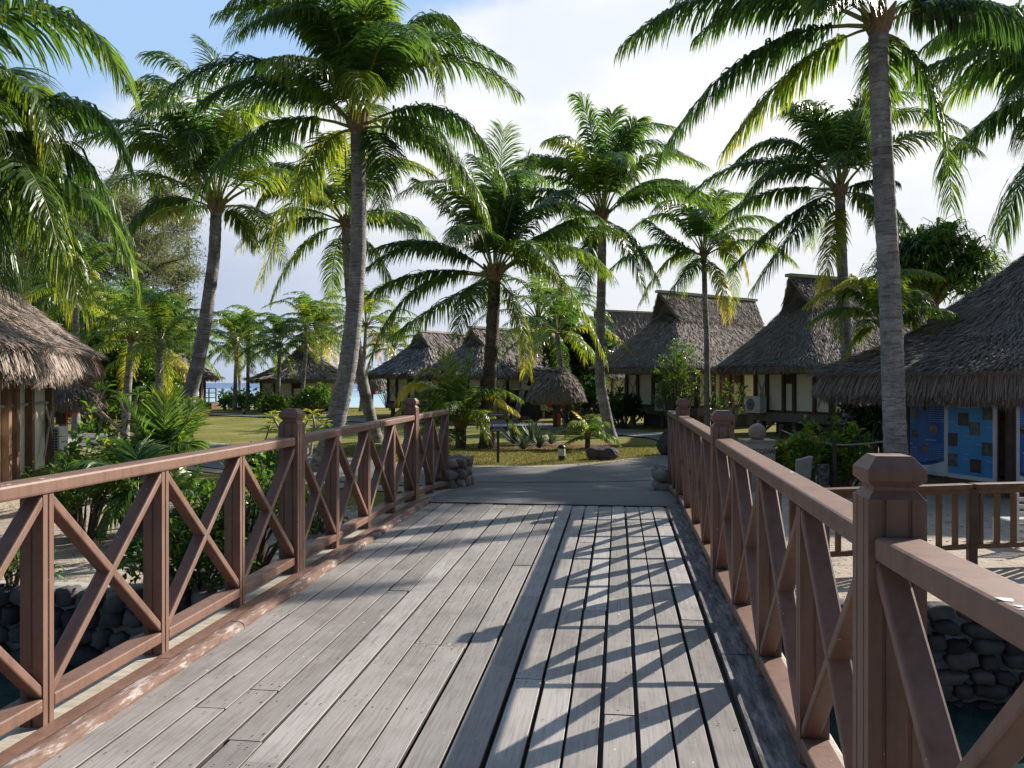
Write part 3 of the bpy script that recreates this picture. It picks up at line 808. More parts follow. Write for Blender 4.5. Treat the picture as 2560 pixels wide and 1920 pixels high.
def palm(label, base, crown, trunk_pts, zc, r0, r1, fronds=(), extra=0, L=4.0, n=56, ll=0.75, w=0.05, seed=0, cat='palm tree', tone=0.25, group=None, bark='bark', parts=True, flare=1.5, lift=0.0, name='coconut_palm', droop=1.0, el_rng=(-35, 75), az_rng=(0, 360), nuts=0):
    """fronds: (mid pixel, tip pixel, depth offset in metres at the tip, droop, tone)"""
    rng = np.random.default_rng(1000 + seed)
    c = P(crown[0], crown[1], zc)
    if base is None: b = Vector((c.x, c.y, H(c.x, c.y)))
    else: b = P(base[0], base[1], zc); b.z = H(b.x, b.y)
    root = thing(name, label, cat, b, group)
    mb = MB()
    pts = [b + Vector((0, 0, -0.1))] + [P(px, py, zc) for px, py in trunk_pts] + [c]
    trunk_mesh(mb, pts, r0, r1, rng, flare)
    mb.build('trunk', M[bark], root, smooth=True)
    mb = MB(); crown_heart(mb, c, c - (P(*trunk_pts[-1], zc) if trunk_pts else b), r1 * 1.15, rng)
    mb.build('crown_base', M['fibre'], root, smooth=True)
    whole = MB(); extra = int(extra * (2.0 if parts else 1.5))
    def emit(A, Mi, B, dr, tn):
        nonlocal whole
        k = (Vector(B) - Vector(A)).length
        l = ll * min(1.15, 0.55 + 0.45 * k / L)
        tip = 0.10 + 0.25 * max(0, tn - 0.35)
        if parts:
            m1 = MB(); frond_mesh(m1, A, Mi, B, n, l, w, dr, tn, rng, tip); m1.build('frond', PM, root)
        else: frond_mesh(whole, A, Mi, B, n, l, w, dr, tn, rng, tip)
    for i, fr in enumerate(fronds):
        mid, tip, dz = fr[0], fr[1], fr[2]
        dr = fr[3] if len(fr) > 3 else droop; tn = fr[4] if len(fr) > 4 else tone
        B = P(tip[0], tip[1], zc); Mi = P(mid[0], mid[1], zc)
        back = Vector((-SA, CA, 0))
        lp = (Mi - c).length + (B - Mi).length
        if dz is None: dz = (1 if rng.random() < 0.5 else -1) * math.sqrt(max(0.1, (L * rng.uniform(0.85, 1.0)) ** 2 - lp ** 2)) * 0.8 if lp < L else 0.3
        emit(c + (Mi - c).normalized() * r1 * 0.8, Mi + back * dz * 0.55, B + back * dz, dr, tn + rng.normal(0.05, 0.08))
    for i in range(extra):
        el = el_rng[0] + (el_rng[1] - el_rng[0]) * ((i + 0.5) / extra) + rng.normal(0, 6)
        az = az_rng[0] + ((i * 137.5 + rng.normal(0, 15)) % 360) / 360 * (az_rng[1] - az_rng[0])
        d = rot_dir(az, el); l = L * rng.uniform(0.8, 1.02)
        old = np.clip((20 - el) / 60, 0, 1)
        Mi = c + d * l * 0.52 + Vector((0, 0, l * 0.05))
        hz = Vector((d.x, d.y, 0))
        B = Mi + (d * 0.55 + Vector((hz.x, hz.y, 0)) * 0.35 + Vector((0, 0, -0.55 - 0.25 * old))).normalized() * l * 0.5
        emit(c + d * r1 * 0.7, Mi, B, droop * (0.75 + 0.5 * old), np.clip(tone + 0.05 + 0.28 * old ** 2 + rng.normal(0, 0.09), 0, 1))
    if not parts: whole.build('crown', PM, root)
    return root
def z5(*a): return (a[0] / 1.728, a[1] / 1.728)                 # reading off an enlarged crop, left half
def z6(*a): return (1280 + a[0] / 1.728, a[1] / 1.728)          # the same, right half
def fr(z, mx, my, tx, ty, dz=None, dr=1.0, tn=0.25): return (z(mx, my), z(tx, ty), dz, dr, tn)

palm('tallest grey ringed coconut palm behind the left bridge rail, leaning right', (797, 1182), (893, 318), [(838, 1060), (868, 930), (884, 800), (896, 640), (897, 450)], 16, 0.185, 0.125, [
    fr(z5, 1150, 300, 740, 470, -0.6, 0.9, 0.2), fr(z5, 1350, 50, 1075, 150, -1.2, 1.1, 0.22), fr(z5, 1300, -60, 930, 90, 0.8, 0.8, 0.15),
    fr(z5, 1520, 110, 1470, -200, 1.0, 0.6, 0.2), fr(z5, 1600, 60, 1640, -160, -0.8, 0.6, 0.22), fr(z5, 1740, 110, 1945, 60, 0.5, 1.1, 0.25),
    fr(z5, 1790, 210, 1925, 480, -0.9, 1.3, 0.3), fr(z5, 1920, 470, 2180, 770, 0.4, 1.1, 0.25), fr(z5, 1900, 640, 2110, 960, -0.6, 1.2, 0.3),
    fr(z5, 1690, 690, 1690, 980, -1.6, 1.2, 0.35), fr(z5, 1150, 570, 830, 930, -0.3, 1.2, 0.22), fr(z5, 1320, 700, 1085, 1200, 0.6, 0.8, 0.5),
    fr(z5, 1600, 430, 1680, 660, -2.6, 1.2, 0.3), fr(z5, 1250, 330, 930, 330, 1.6, 1.0, 0.4), fr(z5, 1430, 180, 1180, 300, -1.8, 1.1, 0.25),
    fr(z5, 1620, 230, 1560, -80, -1.4, 0.7, 0.2), fr(z5, 1800, 480, 1960, 700, 1.6, 1.1, 0.3), fr(z5, 1470, 420, 1330, 480, -2.6, 1.2, 0.25)],
    5, 3.7, 84, 0.74, 0.048, 1, el_rng=(20, 80))
palm('big grey smooth trunked coconut palm in front of the thatched information pavilion', (2248, 1262), (2195, 62), [(2236, 1060), (2228, 800), (2215, 560), (2203, 330), (2196, 160)], 13.4, 0.172, 0.144, [
    fr(z6, 960, -10, 468, 230, -0.4, 1.15, 0.28), fr(z6, 1030, 240, 630, 690, -0.2, 1.25, 0.18), fr(z6, 1270, 250, 975, 590, 0.9, 1.1, 0.3),
    fr(z6, 1790, 440, 1840, 920, -0.4, 0.9, 0.3), fr(z6, 1950, 40, 2330, 230, -0.3, 1.2, 0.2), fr(z6, 1900, -60, 2300, 60, 0.7, 1.1, 0.25),
    fr(z6, 1250, -110, 850, 60, 0.9, 1.1, 0.25), fr(z6, 1480, -250, 1250, -430, 0.3, 0.7, 0.2), fr(z6, 1720, -260, 1950, -380, 0.4, 0.7, 0.2),
    fr(z6, 1300, 60, 1120, 260, -1.9, 1.2, 0.25), fr(z6, 1700, 180, 1760, 480, 1.6, 1.1, 0.35)],
    3, 4.2, 84, 0.76, 0.058, 2, el_rng=(35, 80), az_rng=(180, 330), flare=1.25)
palm('leaning coconut palm with curved grey trunk beside the white flowered bushes on the left', (428, 1112), (541, 520), [(470, 1000), (497, 900), (517, 780), (536, 640)], 21, 0.19, 0.135, [
    fr(z5, 700, 640, 535, 760, -0.5, 1.2, 0.18), fr(z5, 690, 890, 520, 1140, -0.4, 1.0, 0.22), fr(z5, 700, 450, 510, 520, 0.8, 1.0, 0.25),
    fr(z5, 760, 400, 600, 350, 0.6, 0.8, 0.22), fr(z5, 880, 420, 690, 280, -0.6, 0.7, 0.25), fr(z5, 955, 430, 870, 170, 0.4, 0.5, 0.2),
    fr(z5, 1050, 560, 1130, 640, -1.4, 1.1, 0.35), fr(z5, 1020, 500, 1140, 420, 0.8, 0.8, 0.25), fr(z5, 850, 930, 790, 1010, -1.8, 0.8, 0.5),
    fr(z5, 1010, 930, 1055, 1040, 0.9, 0.8, 0.4), fr(z5, 850, 560, 740, 480, -2.0, 1.0, 0.3), fr(z5, 800, 720, 660, 640, 1.8, 1.1, 0.35), fr(z5, 940, 640, 960, 820, -2.4, 1.1, 0.3)],
    6, 4.2, 60, 0.78, 0.055, 3, el_rng=(0, 75))
palm('coconut palm with slanting pale trunk just right of the tallest palm, yellow lower fronds', (944, 1104), (865, 560), [(925, 1040), (905, 950), (890, 860), (876, 740), (868, 640)], 24, 0.17, 0.12, [
    fr(z5, 1250, 800, 1110, 960, -0.5, 1.2, 0.4), fr(z5, 1280, 945, 1085, 1060, 0.3, 1.1, 0.3), fr(z5, 1310, 1070, 1185, 1300, -0.3, 1.0, 0.45),
    fr(z5, 1470, 740, 1380, 560, 0.4, 0.7, 0.25), fr(z5, 1360, 760, 1200, 700, 0.8, 0.9, 0.35), fr(z5, 1660, 930, 1790, 960, 0.5, 1.1, 0.35),
    fr(z5, 1620, 1090, 1700, 1240, -0.5, 1.0, 0.35), fr(z5, 1400, 860, 1270, 920, -2.4, 1.2, 0.4), fr(z5, 1560, 760, 1600, 600, -0.5, 0.6, 0.3), fr(z5, 1420, 1120, 1400, 1300, 1.2, 0.9, 0.42)],
    6, 3.9, 54, 0.72, 0.055, 4, el_rng=(-10, 75), tone=0.32)
palm('dark trunked coconut palm in the middle behind the black notice sign', (1218, 1120), (1236, 690), [(1221, 1000), (1228, 880), (1234, 770)], 22, 0.18, 0.155, [
    fr(z5, 2150, 860, 2175, 540, 0.4, 0.45, 0.25), fr(z5, 1990, 940, 1800, 760, 0.6, 0.8, 0.2), fr(z5, 1890, 1060, 1650, 1080, -0.5, 1.1, 0.2),
    fr(z5, 1840, 1170, 1590, 1260, 0.4, 1.1, 0.2), fr(z5, 1790, 1260, 1590, 1620, -0.4, 1.0, 0.22), fr(z5, 1900, 1300, 1660, 1440, 1.4, 1.1, 0.25),
    fr(z6, -10, 930, 70, 700, -0.5, 0.8, 0.25), fr(z6, 150, 1000, 470, 990, 0.3, 1.2, 0.28), fr(z6, 170, 1170, 400, 1560, -0.5, 1.1, 0.38),
    fr(z6, 30, 1360, 60, 1610, -0.4, 0.9, 0.55), fr(z6, 60, 1080, 200, 1300, -2.5, 1.2, 0.3), fr(z5, 2050, 900, 1960, 700, -1.2, 0.8, 0.25), fr(z5, 2040, 1290, 1990, 1480, -2.0, 1.1, 0.3),
    fr(z6, -70, 850, -160, 640, 1.0, 0.6, 0.2), fr(z6, 120, 880, 240, 780, 1.2, 0.9, 0.25)],
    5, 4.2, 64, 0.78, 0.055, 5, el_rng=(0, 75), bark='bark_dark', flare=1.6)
palm('tall coconut palm with curved flared base, standing right of the thatched phone kiosk', (1527, 1090), (1506, 545), [(1516, 1040), (1500, 960), (1500, 850), (1504, 700)], 26, 0.175, 0.125, [
    fr(z6, 310, 640, 150, 590, 0.5, 0.9, 0.28), fr(z6, 345, 600, 285, 440, -0.4, 0.7, 0.25), fr(z6, 420, 620, 440, 470, 0.5, 0.5, 0.3),
    fr(z6, 480, 640, 520, 560, -0.8, 0.7, 0.25), fr(z6, 190, 860, 20, 830, 0.5, 1.1, 0.3), fr(z6, 200, 980, 20, 1120, -0.6, 1.1, 0.25),
    fr(z6, 560, 790, 720, 770, 0.5, 1.0, 0.25), fr(z6, 640, 810, 900, 900, -0.4, 1.2, 0.2), fr(z6, 530, 1040, 640, 1210, 0.3, 1.1, 0.22),
    fr(z6, 480, 1060, 560, 1300, -1.0, 1.0, 0.25), fr(z6, 330, 1090, 330, 1270, 1.0, 1.0, 0.3), fr(z6, 300, 730, 180, 700, -2.4, 1.1, 0.55), fr(z6, 240, 960, 110, 1060, 2.4, 1.2, 0.3),
    fr(z6, 420, 760, 480, 880, -2.8, 1.2, 0.3), fr(z6, 260, 700, 60, 650, 1.4, 0.9, 0.3)],
    6, 4.6, 62, 0.80, 0.06, 6, el_rng=(5, 75))
palm('slender coconut palm rising in front of the left thatched bungalow with a tall ridge', (1768, 1064), (1760, 640), [(1768, 980), (1767, 850), (1762, 740)], 29, 0.105, 0.085, [
    fr(z6, 700, 920, 620, 850, 0.5, 0.7, 0.25), fr(z6, 780, 900, 720, 800, -0.5, 0.6, 0.22), fr(z6, 700, 1050, 575, 960, -0.5, 1.0, 0.25),
    fr(z6, 690, 1110, 555, 1310, 0.4, 1.1, 0.25), fr(z6, 760, 1160, 650, 1280, -1.4, 1.1, 0.25), fr(z6, 890, 930, 900, 820, 0.4, 0.6, 0.25),
    fr(z6, 950, 1050, 1010, 1230, -0.4, 1.2, 0.45), fr(z6, 950, 1100, 970, 1350, 0.5, 0.9, 0.35), fr(z6, 880, 1210, 900, 1390, -0.9, 0.9, 0.45), fr(z6, 840, 900, 800, 830, 1.0, 0.5, 0.3),
    fr(z6, 900, 1000, 1000, 1000, 1.4, 1.0, 0.3)],
    5, 3.9, 50, 0.72, 0.06, 7, el_rng=(0, 70))
palm('coconut palm with yellow hanging frond in front of the right tall thatched bungalow', (2128, 1150), (2099, 478), [(2118, 960), (2112, 800), (2104, 640), (2101, 540)], 20, 0.125, 0.115, [
    fr(z6, 1400, 540, 1310, 420, 0.5, 0.7, 0.25), fr(z6, 1470, 520, 1520, 430, -0.5, 0.6, 0.25), fr(z6, 1200, 600, 985, 680, 0.4, 1.0, 0.18),
    fr(z6, 1150, 730, 935, 965, -0.4, 1.1, 0.22), fr(z6, 1160, 800, 960, 900, 1.2, 1.2, 0.2), fr(z6, 1200, 930, 960, 1150, 0.3, 1.1, 0.25),
    fr(z6, 1230, 980, 1010, 1260, -0.6, 1.0, 0.35), fr(z6, 1370, 1060, 1300, 1300, -0.3, 0.9, 0.62), fr(z6, 1560, 770, 1680, 760, 0.5, 1.1, 0.25),
    fr(z6, 1520, 880, 1495, 1000, -0.8, 1.0, 0.5), fr(z6, 1600, 860, 1750, 960, 0.6, 1.1, 0.4), fr(z6, 1300, 600, 1160, 500, -0.9, 0.8, 0.25), fr(z6, 1560, 560, 1620, 480, 0.9, 0.7, 0.25),
    fr(z6, 1350, 720, 1180, 900, -2.4, 1.2, 0.2)],
    5, 3.9, 62, 0.72, 0.052, 8, el_rng=(10, 75))
palm('coconut palm at the left edge, heavy dark fronds hanging over the thatched hut roof', None, (-85, 385), [(-100, 900), (-98, 600)], 10, 0.16, 0.13, [
    ((85, 225), (168, 440), -0.3, 0.95, 0.2), ((150, 238), (285, 405), 0.5, 0.85, 0.2), ((80, 370), (160, 690), -0.5, 1.2, 0.22), ((190, 470), (312, 700), 0.3, 1.1, 0.25),
    ((60, 490), (110, 690), 0.8, 1.1, 0.25), ((20, 430), (70, 640), -1.2, 1.2, 0.25), ((40, 300), (110, 520), -1.4, 1.2, 0.2), ((130, 560), (215, 760), -0.2, 1.0, 0.4), ((90, 330), (230, 560), 1.0, 1.1, 0.2),
    ((110, 430), (235, 640), -0.8, 1.2, 0.2)],
    4, 3.3, 70, 0.74, 0.05, 9, el_rng=(10, 75), az_rng=(180, 360))
palm('coconut palm reaching in with one bright arching frond at the top left corner', None, (-420, 260), [(-430, 900)], 9, 0.15, 0.13, [
    ((40, 22), (305, 185), 0.0, 0.9, 0.3), ((-100, 420), (-60, 700), 0.4, 1.1, 0.25), ((-200, -80), (-100, -200), 0.4, 0.8, 0.25)],
    9, 3.4, 80, 0.84, 0.048, 10, el_rng=(-20, 75), az_rng=(200, 340))
palm('coconut palm at the right edge, dark fronds reaching in from the right', None, (2730, 215), [(2745, 900)], 25, 0.22, 0.19, [
    fr(z6, 2080, 240, 1730, 330, -0.3, 1.2, 0.25), fr(z6, 2140, 455, 1880, 720, 0.3, 1.2, 0.18), fr(z6, 2220, 740, 2105, 1010, -0.2, 1.0, 0.25), fr(z6, 2150, 90, 1900, 120, 0.9, 1.1, 0.25), fr(z6, 2250, 480, 2130, 640, -1.0, 1.2, 0.25)],
    7, 5.4, 74, 1.35, 0.095, 11, el_rng=(-10, 70), az_rng=(0, 360))
# smaller palms, young ones and those far off by the beach
palm('young coconut palm with glowing yellow green fronds, beside the far left rail end', (1152, 1119), (1152, 1062), [(1152, 1090)], 22, 0.145, 0.13, [
    ((1085, 925), (1010, 1010), -0.3, 0.5, 0.54), ((1060, 960), (985, 1005), 0.8, 0.6, 0.53), ((1070, 990), (985, 1060), -0.9, 0.7, 0.4), ((1095, 1010), (1040, 1100), 0.6, 0.8, 0.35),
    ((1165, 960), (1178, 885), 0.1, 0.25, 0.38), ((1125, 960), (1112, 880), 0.5, 0.3, 0.42), ((1205, 985), (1275, 1020), -0.3, 0.8, 0.52), ((1225, 1015), (1300, 1085), 0.3, 0.8, 0.42),
    ((1125, 1080), (1122, 1098), -1.6, 0.8, 0.3), ((1190, 1030), (1225, 1090), -1.0, 0.9, 0.35), ((1110, 1040), (1060, 1080), -1.2, 0.9, 0.45)],
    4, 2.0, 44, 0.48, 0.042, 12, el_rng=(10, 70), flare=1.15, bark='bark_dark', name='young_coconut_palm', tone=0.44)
palm('low young palm with bright green leaves between the agaves and the black boulder', (1469, 1118), (1470, 1090), [(1469, 1105)], 21.5, 0.07, 0.06, [
    ((1462, 1060), (1437, 1033), 0.1, 0.3, 0.5), ((1440, 1070), (1412, 1090), -0.3, 0.6, 0.48), ((1490, 1058), (1502, 1060), -0.8, 0.4, 0.5), ((1500, 1085), (1530, 1110), 0.4, 0.9, 0.15),
    ((1445, 1095), (1415, 1110), 0.3, 0.8, 0.3), ((1515, 1085), (1545, 1105), -0.2, 0.9, 0.12), ((1480, 1050), (1495, 1040), 0.6, 0.3, 0.45)],
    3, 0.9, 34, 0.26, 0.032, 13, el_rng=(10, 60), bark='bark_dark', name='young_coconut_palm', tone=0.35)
palm('arching yellow green areca palm before the right bungalow roof, behind the big grey trunk', (2215, 1150), (2208, 815), [(2212, 950)], 17, 0.07, 0.06, [
    ((2110, 775), (2080, 850), -0.3, 0.7, 0.42), ((2140, 720), (2118, 790), 0.5, 0.6, 0.38), ((2185, 740), (2150, 690), 0.2, 0.5, 0.35), ((2160, 830), (2130, 890), 0.3, 0.8, 0.3), ((2230, 740), (2250, 690), 0.4, 0.5, 0.35), ((2280, 790), (2320, 830), 0.3, 0.8, 0.45)],
    5, 1.8, 46, 0.45, 0.04, 14, el_rng=(0, 75), name='areca_palm', tone=0.36)
def far_palm(label, base, crown, zc, L, seed, trunk=(), ex=15, tone=0.28, r=0.12, n=26, group='small palms growing towards the beach'):
    mx = [((base[0] + crown[0]) / 2, (base[1] + crown[1]) / 2)] if not trunk else list(trunk)
    return palm(label, base, crown, mx, zc, r, r * 0.75, (), ex, L, n, L * 0.165, 0.07 * zc / 45, seed, tone=tone - 0.02, group=group, parts=False, el_rng=(-38, 86), droop=0.75)
far_palm('far palm on a dark straight trunk, nearest the leaning palm on the left', (586, 1021), (592, 855), 50, 3.3, 21)
far_palm('far palm with a pale trunk leaning right in front of the lagoon', (602, 985), (588, 868), 62, 3.2, 22, [(598, 930)])
far_palm('far palm on a thin black trunk between the lagoon and the dark hedge', (619, 1018), (621, 850), 52, 3.4, 23)
far_palm('far palm with a knotty trunk left of the far cream bungalow', (693, 1030), (700, 865), 47, 2.9, 24)
far_palm('bright far palm on a slender curving grey trunk before the far bungalow', (752, 1034), (766, 820), 46, 3.0, 25, [(758, 960), (764, 890)], tone=0.3)
far_palm('far palm on the left of two thin trunks crossing the far bungalow', (791, 1000), (788, 838), 54, 3.6, 26)
far_palm('far palm on the right of two thin trunks crossing the far bungalow', (800, 1000), (803, 846), 55, 3.2, 27, tone=0.36)
far_palm('yellowish far palm showing right behind the tallest trunk', (903, 1016), (915, 815), 50, 4.2, 28, tone=0.40)
far_palm('far palm on a thin trunk in front of the far central bungalow eave', (978, 1010), (985, 870), 52, 3.0, 29, tone=0.32)
far_palm('palm with leaning trunk close to the phone kiosk roof', (1415, 1052), (1392, 830), 33, 3.3, 30, [(1408, 960)], tone=0.33)
far_palm('palm on a dark trunk over the roof behind the middle palm', (1285, 1050), (1345, 800), 36, 3.6, 31, [(1310, 960), (1340, 870)], tone=0.28)
far_palm('small palm low in the left thicket behind the near hut', (310, 1060), (330, 850), 24, 2.6, 33, tone=0.26, n=34, group='palms in the left thicket')
far_palm('tall palm in the left thicket, bright upright leaves over the hut roof', (190, 1050), (190, 740), 27, 2.9, 34, tone=0.30, n=34, group='palms in the left thicket')
far_palm('bushy palm in the left thicket beside the leaning palm trunk', (395, 1065), (400, 865), 23, 2.3, 35, tone=0.30, n=34, group='palms in the left thicket')
far_palm('shaggy palm in the left thicket with hanging brown leaves at the left edge', (40, 1040), (60, 640), 26, 3.0, 36, tone=0.33, n=34, group='palms in the left thicket')

# ---------------------------------------------------------------- leafy plants
def leaf_quads(mb, c, d, up, L, W, tone, fold=0.25):
    """vectorised obovate leaves: c centre of the leaf base, d direction, up normal"""
    c, d, up = np.asarray(c), nrm(np.asarray(d)), np.asarray(up)
    s = nrm(np.cross(d, up)); u = np.cross(s, d)
    n = len(c); L = np.broadcast_to(np.asarray(L, float).reshape(-1, 1), (n, 1)); W = np.broadcast_to(np.asarray(W, float).reshape(-1, 1), (n, 1))
    a = c; m1 = c + d * L * 0.5; t = c + d * L - u * L * 0.16
    l = c + d * L * 0.62 - s * W * 0.5 + u * W * fold; r = c + d * L * 0.62 + s * W * 0.5 + u * W * fold
    V = np.stack([a, m1, t, l, r], 1).reshape(-1, 3)
    b = np.arange(n)[:, None, None] * 5
    T = (b + np.array([[0, 1, 3], [1, 2, 3], [0, 4, 1], [1, 4, 2]])[None]).reshape(-1, 3)
    mb.add(V, tris=T, tone=np.repeat(np.clip(tone, 0, 1), 4))
def rand_dirs(rng, n, upb=0.3):
    d = rng.normal(0, 1, (n, 3)); d[:, 2] += upb; return nrm(d)
def shrub(label, base, rx, ry, h, nb, leaf, seed, tone=0.35, z0=0.15, stem='wood_br', name='shrub', cat='shrub', rosette=9, wfac=0.45, group=None, flowers=None, sd=0.12, low=0.0, loc=None):
    """stems ending in rosettes of leaves spread through an uneven mound"""
    rng = np.random.default_rng(2000 + seed)
    b = on(*base) if loc is None else Vector(loc)
    root = thing(name, label, cat, b, group)
    st, lf = MB(), MB()
    tips, dirs = [], []
    lump = rng.normal(0, 0.16, 12)
    for i in range(nb):
        a = rng.uniform(0, 2 * math.pi); q = rng.uniform(0.05, 1) ** 0.5
        k = 1 + lump[int(a / 2 / math.pi * 12)]
        rr = q * rng.uniform(0.75, 1.05)
        zz = h * k * (low + (1 - low) * math.sqrt(max(0.02, 1 - rr * rr))) * rng.uniform(0.55, 1.04)
        p = b + Vector((math.cos(a) * rx * rr * k, math.sin(a) * ry * rr * k, max(zz, z0)))
        s = b + Vector((math.cos(a) * rx * 0.25 * q, math.sin(a) * ry * 0.25 * q, -0.03))
        mid = (s + p) / 2 + Vector((rng.normal(0, 0.08), rng.normal(0, 0.08), 0.1 * h))
        if i % 3 == 0: st.tube([s, mid, p], [0.018 + 0.006 * h, 0.013, 0.006], 5, tone=0.5, caps=False)
        tips.append(list(p)); dirs.append(list((p - (b + Vector((0, 0, h * 0.2)))).normalized() + Vector((0, 0, 0.5))))
    tips, dirs = np.array(tips), nrm(np.array(dirs))
    n = len(tips)
    c = np.repeat(tips, rosette, 0) + rng.normal(0, leaf * 0.35, (n * rosette, 3))
    d = nrm(np.repeat(dirs, rosette, 0) * 0.55 + rng.normal(0, 0.6, (n * rosette, 3)))
    up = nrm(np.array([[0, 0, 1.0]]) + rng.normal(0, 0.45, (n * rosette, 3)))
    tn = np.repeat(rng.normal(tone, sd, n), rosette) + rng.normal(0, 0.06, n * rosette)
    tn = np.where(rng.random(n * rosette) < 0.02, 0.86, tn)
    leaf_quads(lf, c, d, up, leaf * rng.uniform(0.7, 1.2, n * rosette), leaf * wfac * rng.uniform(0.8, 1.2, n * rosette), tn)
    st.build('stems', M[stem], root); lf.build('foliage', M['leaf'], root)
    if flowers:
        fm = MB(); idx = rng.choice(n, flowers[1])
        for q in idx:
            for k in range(5):
                leaf_quads(fm, [tips[q] + np.array((0, 0, leaf * 0.4))], [[math.cos(k * 1.257), math.sin(k * 1.257), 0.5]], [[0, 0, 1]], leaf * 0.4, leaf * 0.3, np.array([0.5]))
        fm.build('flowers', flowers[0], root)
    return root
M['white_petal'] = simple('white_petal', (0.85, 0.84, 0.78), (0.8, 0.76, 0.66), 5, 0.5, 0)
M['orange_petal'] = simple('orange_petal', (0.62, 0.16, 0.04), (0.5, 0.1, 0.02), 5, 0.5, 0)
# left bank
shrub('bright green leafy bush hiding part of the near air conditioner', (205, 1345), 0.72, 0.7, 1.30, 105, 0.14, 1, 0.50, low=0.42, rosette=8)
shrub('dark green bush with twisted stems standing on the left sand bank', (345, 1335), 0.7, 0.6, 1.12, 80, 0.13, 2, 0.36, low=0.45, rosette=8)
shrub('glossy low bush spilling over the canal wall behind the left rail', (480, 1482), 0.65, 0.4, 0.65, 110, 0.12, 3, 0.44)
shrub('leafy bush on the bank at the foot of the first left rail post', (610, 1450), 0.6, 0.5, 1.0, 120, 0.12, 4, 0.46, low=0.3)
shrub('light green rosette bush beside the rope, seen through the left rail', (660, 1270), 0.6, 0.5, 0.75, 90, 0.13, 5, 0.46)
shrub('small weed on the sand at the far left of the canal wall', (30, 1475), 0.35, 0.3, 0.42, 40, 0.11, 6, 0.40)
shrub('dry sparse bush by the path, seen between the left rail braces', (790, 1330), 0.45, 0.45, 0.6, 40, 0.11, 7, 0.5)
def plumeria(label, base, tips_px, zc, seed, leaf=0.26):
    """bare pale branches carrying end rosettes of long leaves and white flowers"""
    rng = np.random.default_rng(3000 + seed); b = P(base[0], base[1], zc); b.z = H(b.x, b.y)
    root = thing('frangipani_tree', label, 'tree', b)
    st, lf, fl = MB(), MB(), MB()
    for (px, py) in tips_px:
        p = P(px, py, zc + rng.uniform(-0.8, 0.8))
        mid = b.lerp(p, 0.5) + Vector((rng.normal(0, 0.15), rng.normal(0, 0.15), -0.05)); q = b.lerp(p, 0.8) + Vector((rng.normal(0, 0.1), rng.normal(0, 0.1), 0.0))
        st.tube([b, mid, q, p], [0.05, 0.034, 0.024, 0.017], 6)
        k = 13
        a = np.arange(k) * 2.4 + rng.uniform(0, 6)
        d = np.stack([np.cos(a), np.sin(a), rng.uniform(-0.3, 0.9, k)], -1)
        leaf_quads(lf, np.repeat([list(p)], k, 0), d, np.tile([0, 0, 1.0], (k, 1)), leaf * rng.uniform(0.75, 1.15, k), leaf * 0.30, rng.normal(0.42, 0.1, k))
        if rng.random() < 0.45:
            for j in range(3):
                c = np.array(list(p)) + rng.normal(0, 0.06, 3) + np.array((0, 0, 0.08))
                for m_ in range(5): leaf_quads(fl, [c], [[math.cos(m_ * 1.257), math.sin(m_ * 1.257), 0.4]], [[0, 0, 1]], 0.07, 0.055, np.array([0.5]))
    st.build('branches', M['pale_branch'], root, smooth=True); lf.build('foliage', M['leaf'], root)
    if fl.v: fl.build('flowers', M['white_petal'], root)
    return root
plumeria('frangipani with bare pale forked branches and white flowers left of the leaning palm', (330, 1160), [(215, 1010), (245, 1060), (262, 975), (300, 1005), (318, 1060), (345, 985), (372, 1030), (290, 1085), (400, 1060), (250, 1110), (352, 1095)], 16, 1)
plumeria('frangipani with large drooping leaves just left of the leaning palm trunk', (450, 1150), [(462, 1012), (440, 1030), (480, 1075), (425, 1090), (470, 1055)], 15, 2, 0.34)
plumeria('sea grape with yellow and white leaves beside the first left rail post', (700, 1160), [(680, 1040), (672, 1075), (690, 1100), (770, 1050), (790, 1075), (782, 1035), (760, 1085), (805, 1060), (690, 1055)], 15, 3, 0.20)
for c in COL.objects:
    if c.name.startswith('foliage') and c.parent and c.parent.get('label', '').startswith('sea grape'):
        c.data.attributes['tone'].data.foreach_set('value', RNG.uniform(0.55, 0.9, len(c.data.polygons)).astype(np.float32))
        c.parent.name = 'sea_grape_bush'; c.parent['category'] = 'shrub'
# ground palms with fan like fronds in the left bushes
def ground_palm(label, base, zc, fronds, seed, L=1.4, tone=0.3, ll=0.4, n=44, loc_z=None, name='ground_palm'):
    rng = np.random.default_rng(4000 + seed); c = P(base[0], base[1], zc)
    b = Vector((c.x, c.y, H(c.x, c.y)))
    root = thing(name, label, 'palm', b)
    mb = MB(); mb.tube([b - Vector((0, 0, 0.05)), b.lerp(c, 0.5), c], [0.06, 0.05, 0.04], 7); mb.build('stem', M['bark_dark'], root)
    for (mid, tip, dz, dr, tn) in fronds:
        back = Vector((-SA, CA, 0)); m1 = MB()
        frond_mesh(m1, c, P(*mid, zc) + back * dz * 0.55, P(*tip, zc) + back * dz, n, ll, 0.035, dr, tn, rng, 0.1, 0.1); m1.build('frond', PM, root)
    return root
ground_palm('young palm with fanned bright fronds rising above the left rail', (398, 1180), 12, [((400, 1080), (402, 1000), 0.2, 0.1, 0.36), ((360, 1080), (330, 1010), -0.2, 0.2, 0.3), ((440, 1090), (470, 1050), 0.2, 0.3, 0.38), ((345, 1120), (290, 1110), 0.3, 0.5, 0.3), ((450, 1120), (495, 1110), -0.3, 0.5, 0.3), ((380, 1110), (345, 1060), 0.6, 0.2, 0.3), ((420, 1090), (440, 1020), 0.6, 0.2, 0.34)], 1, ll=0.42)
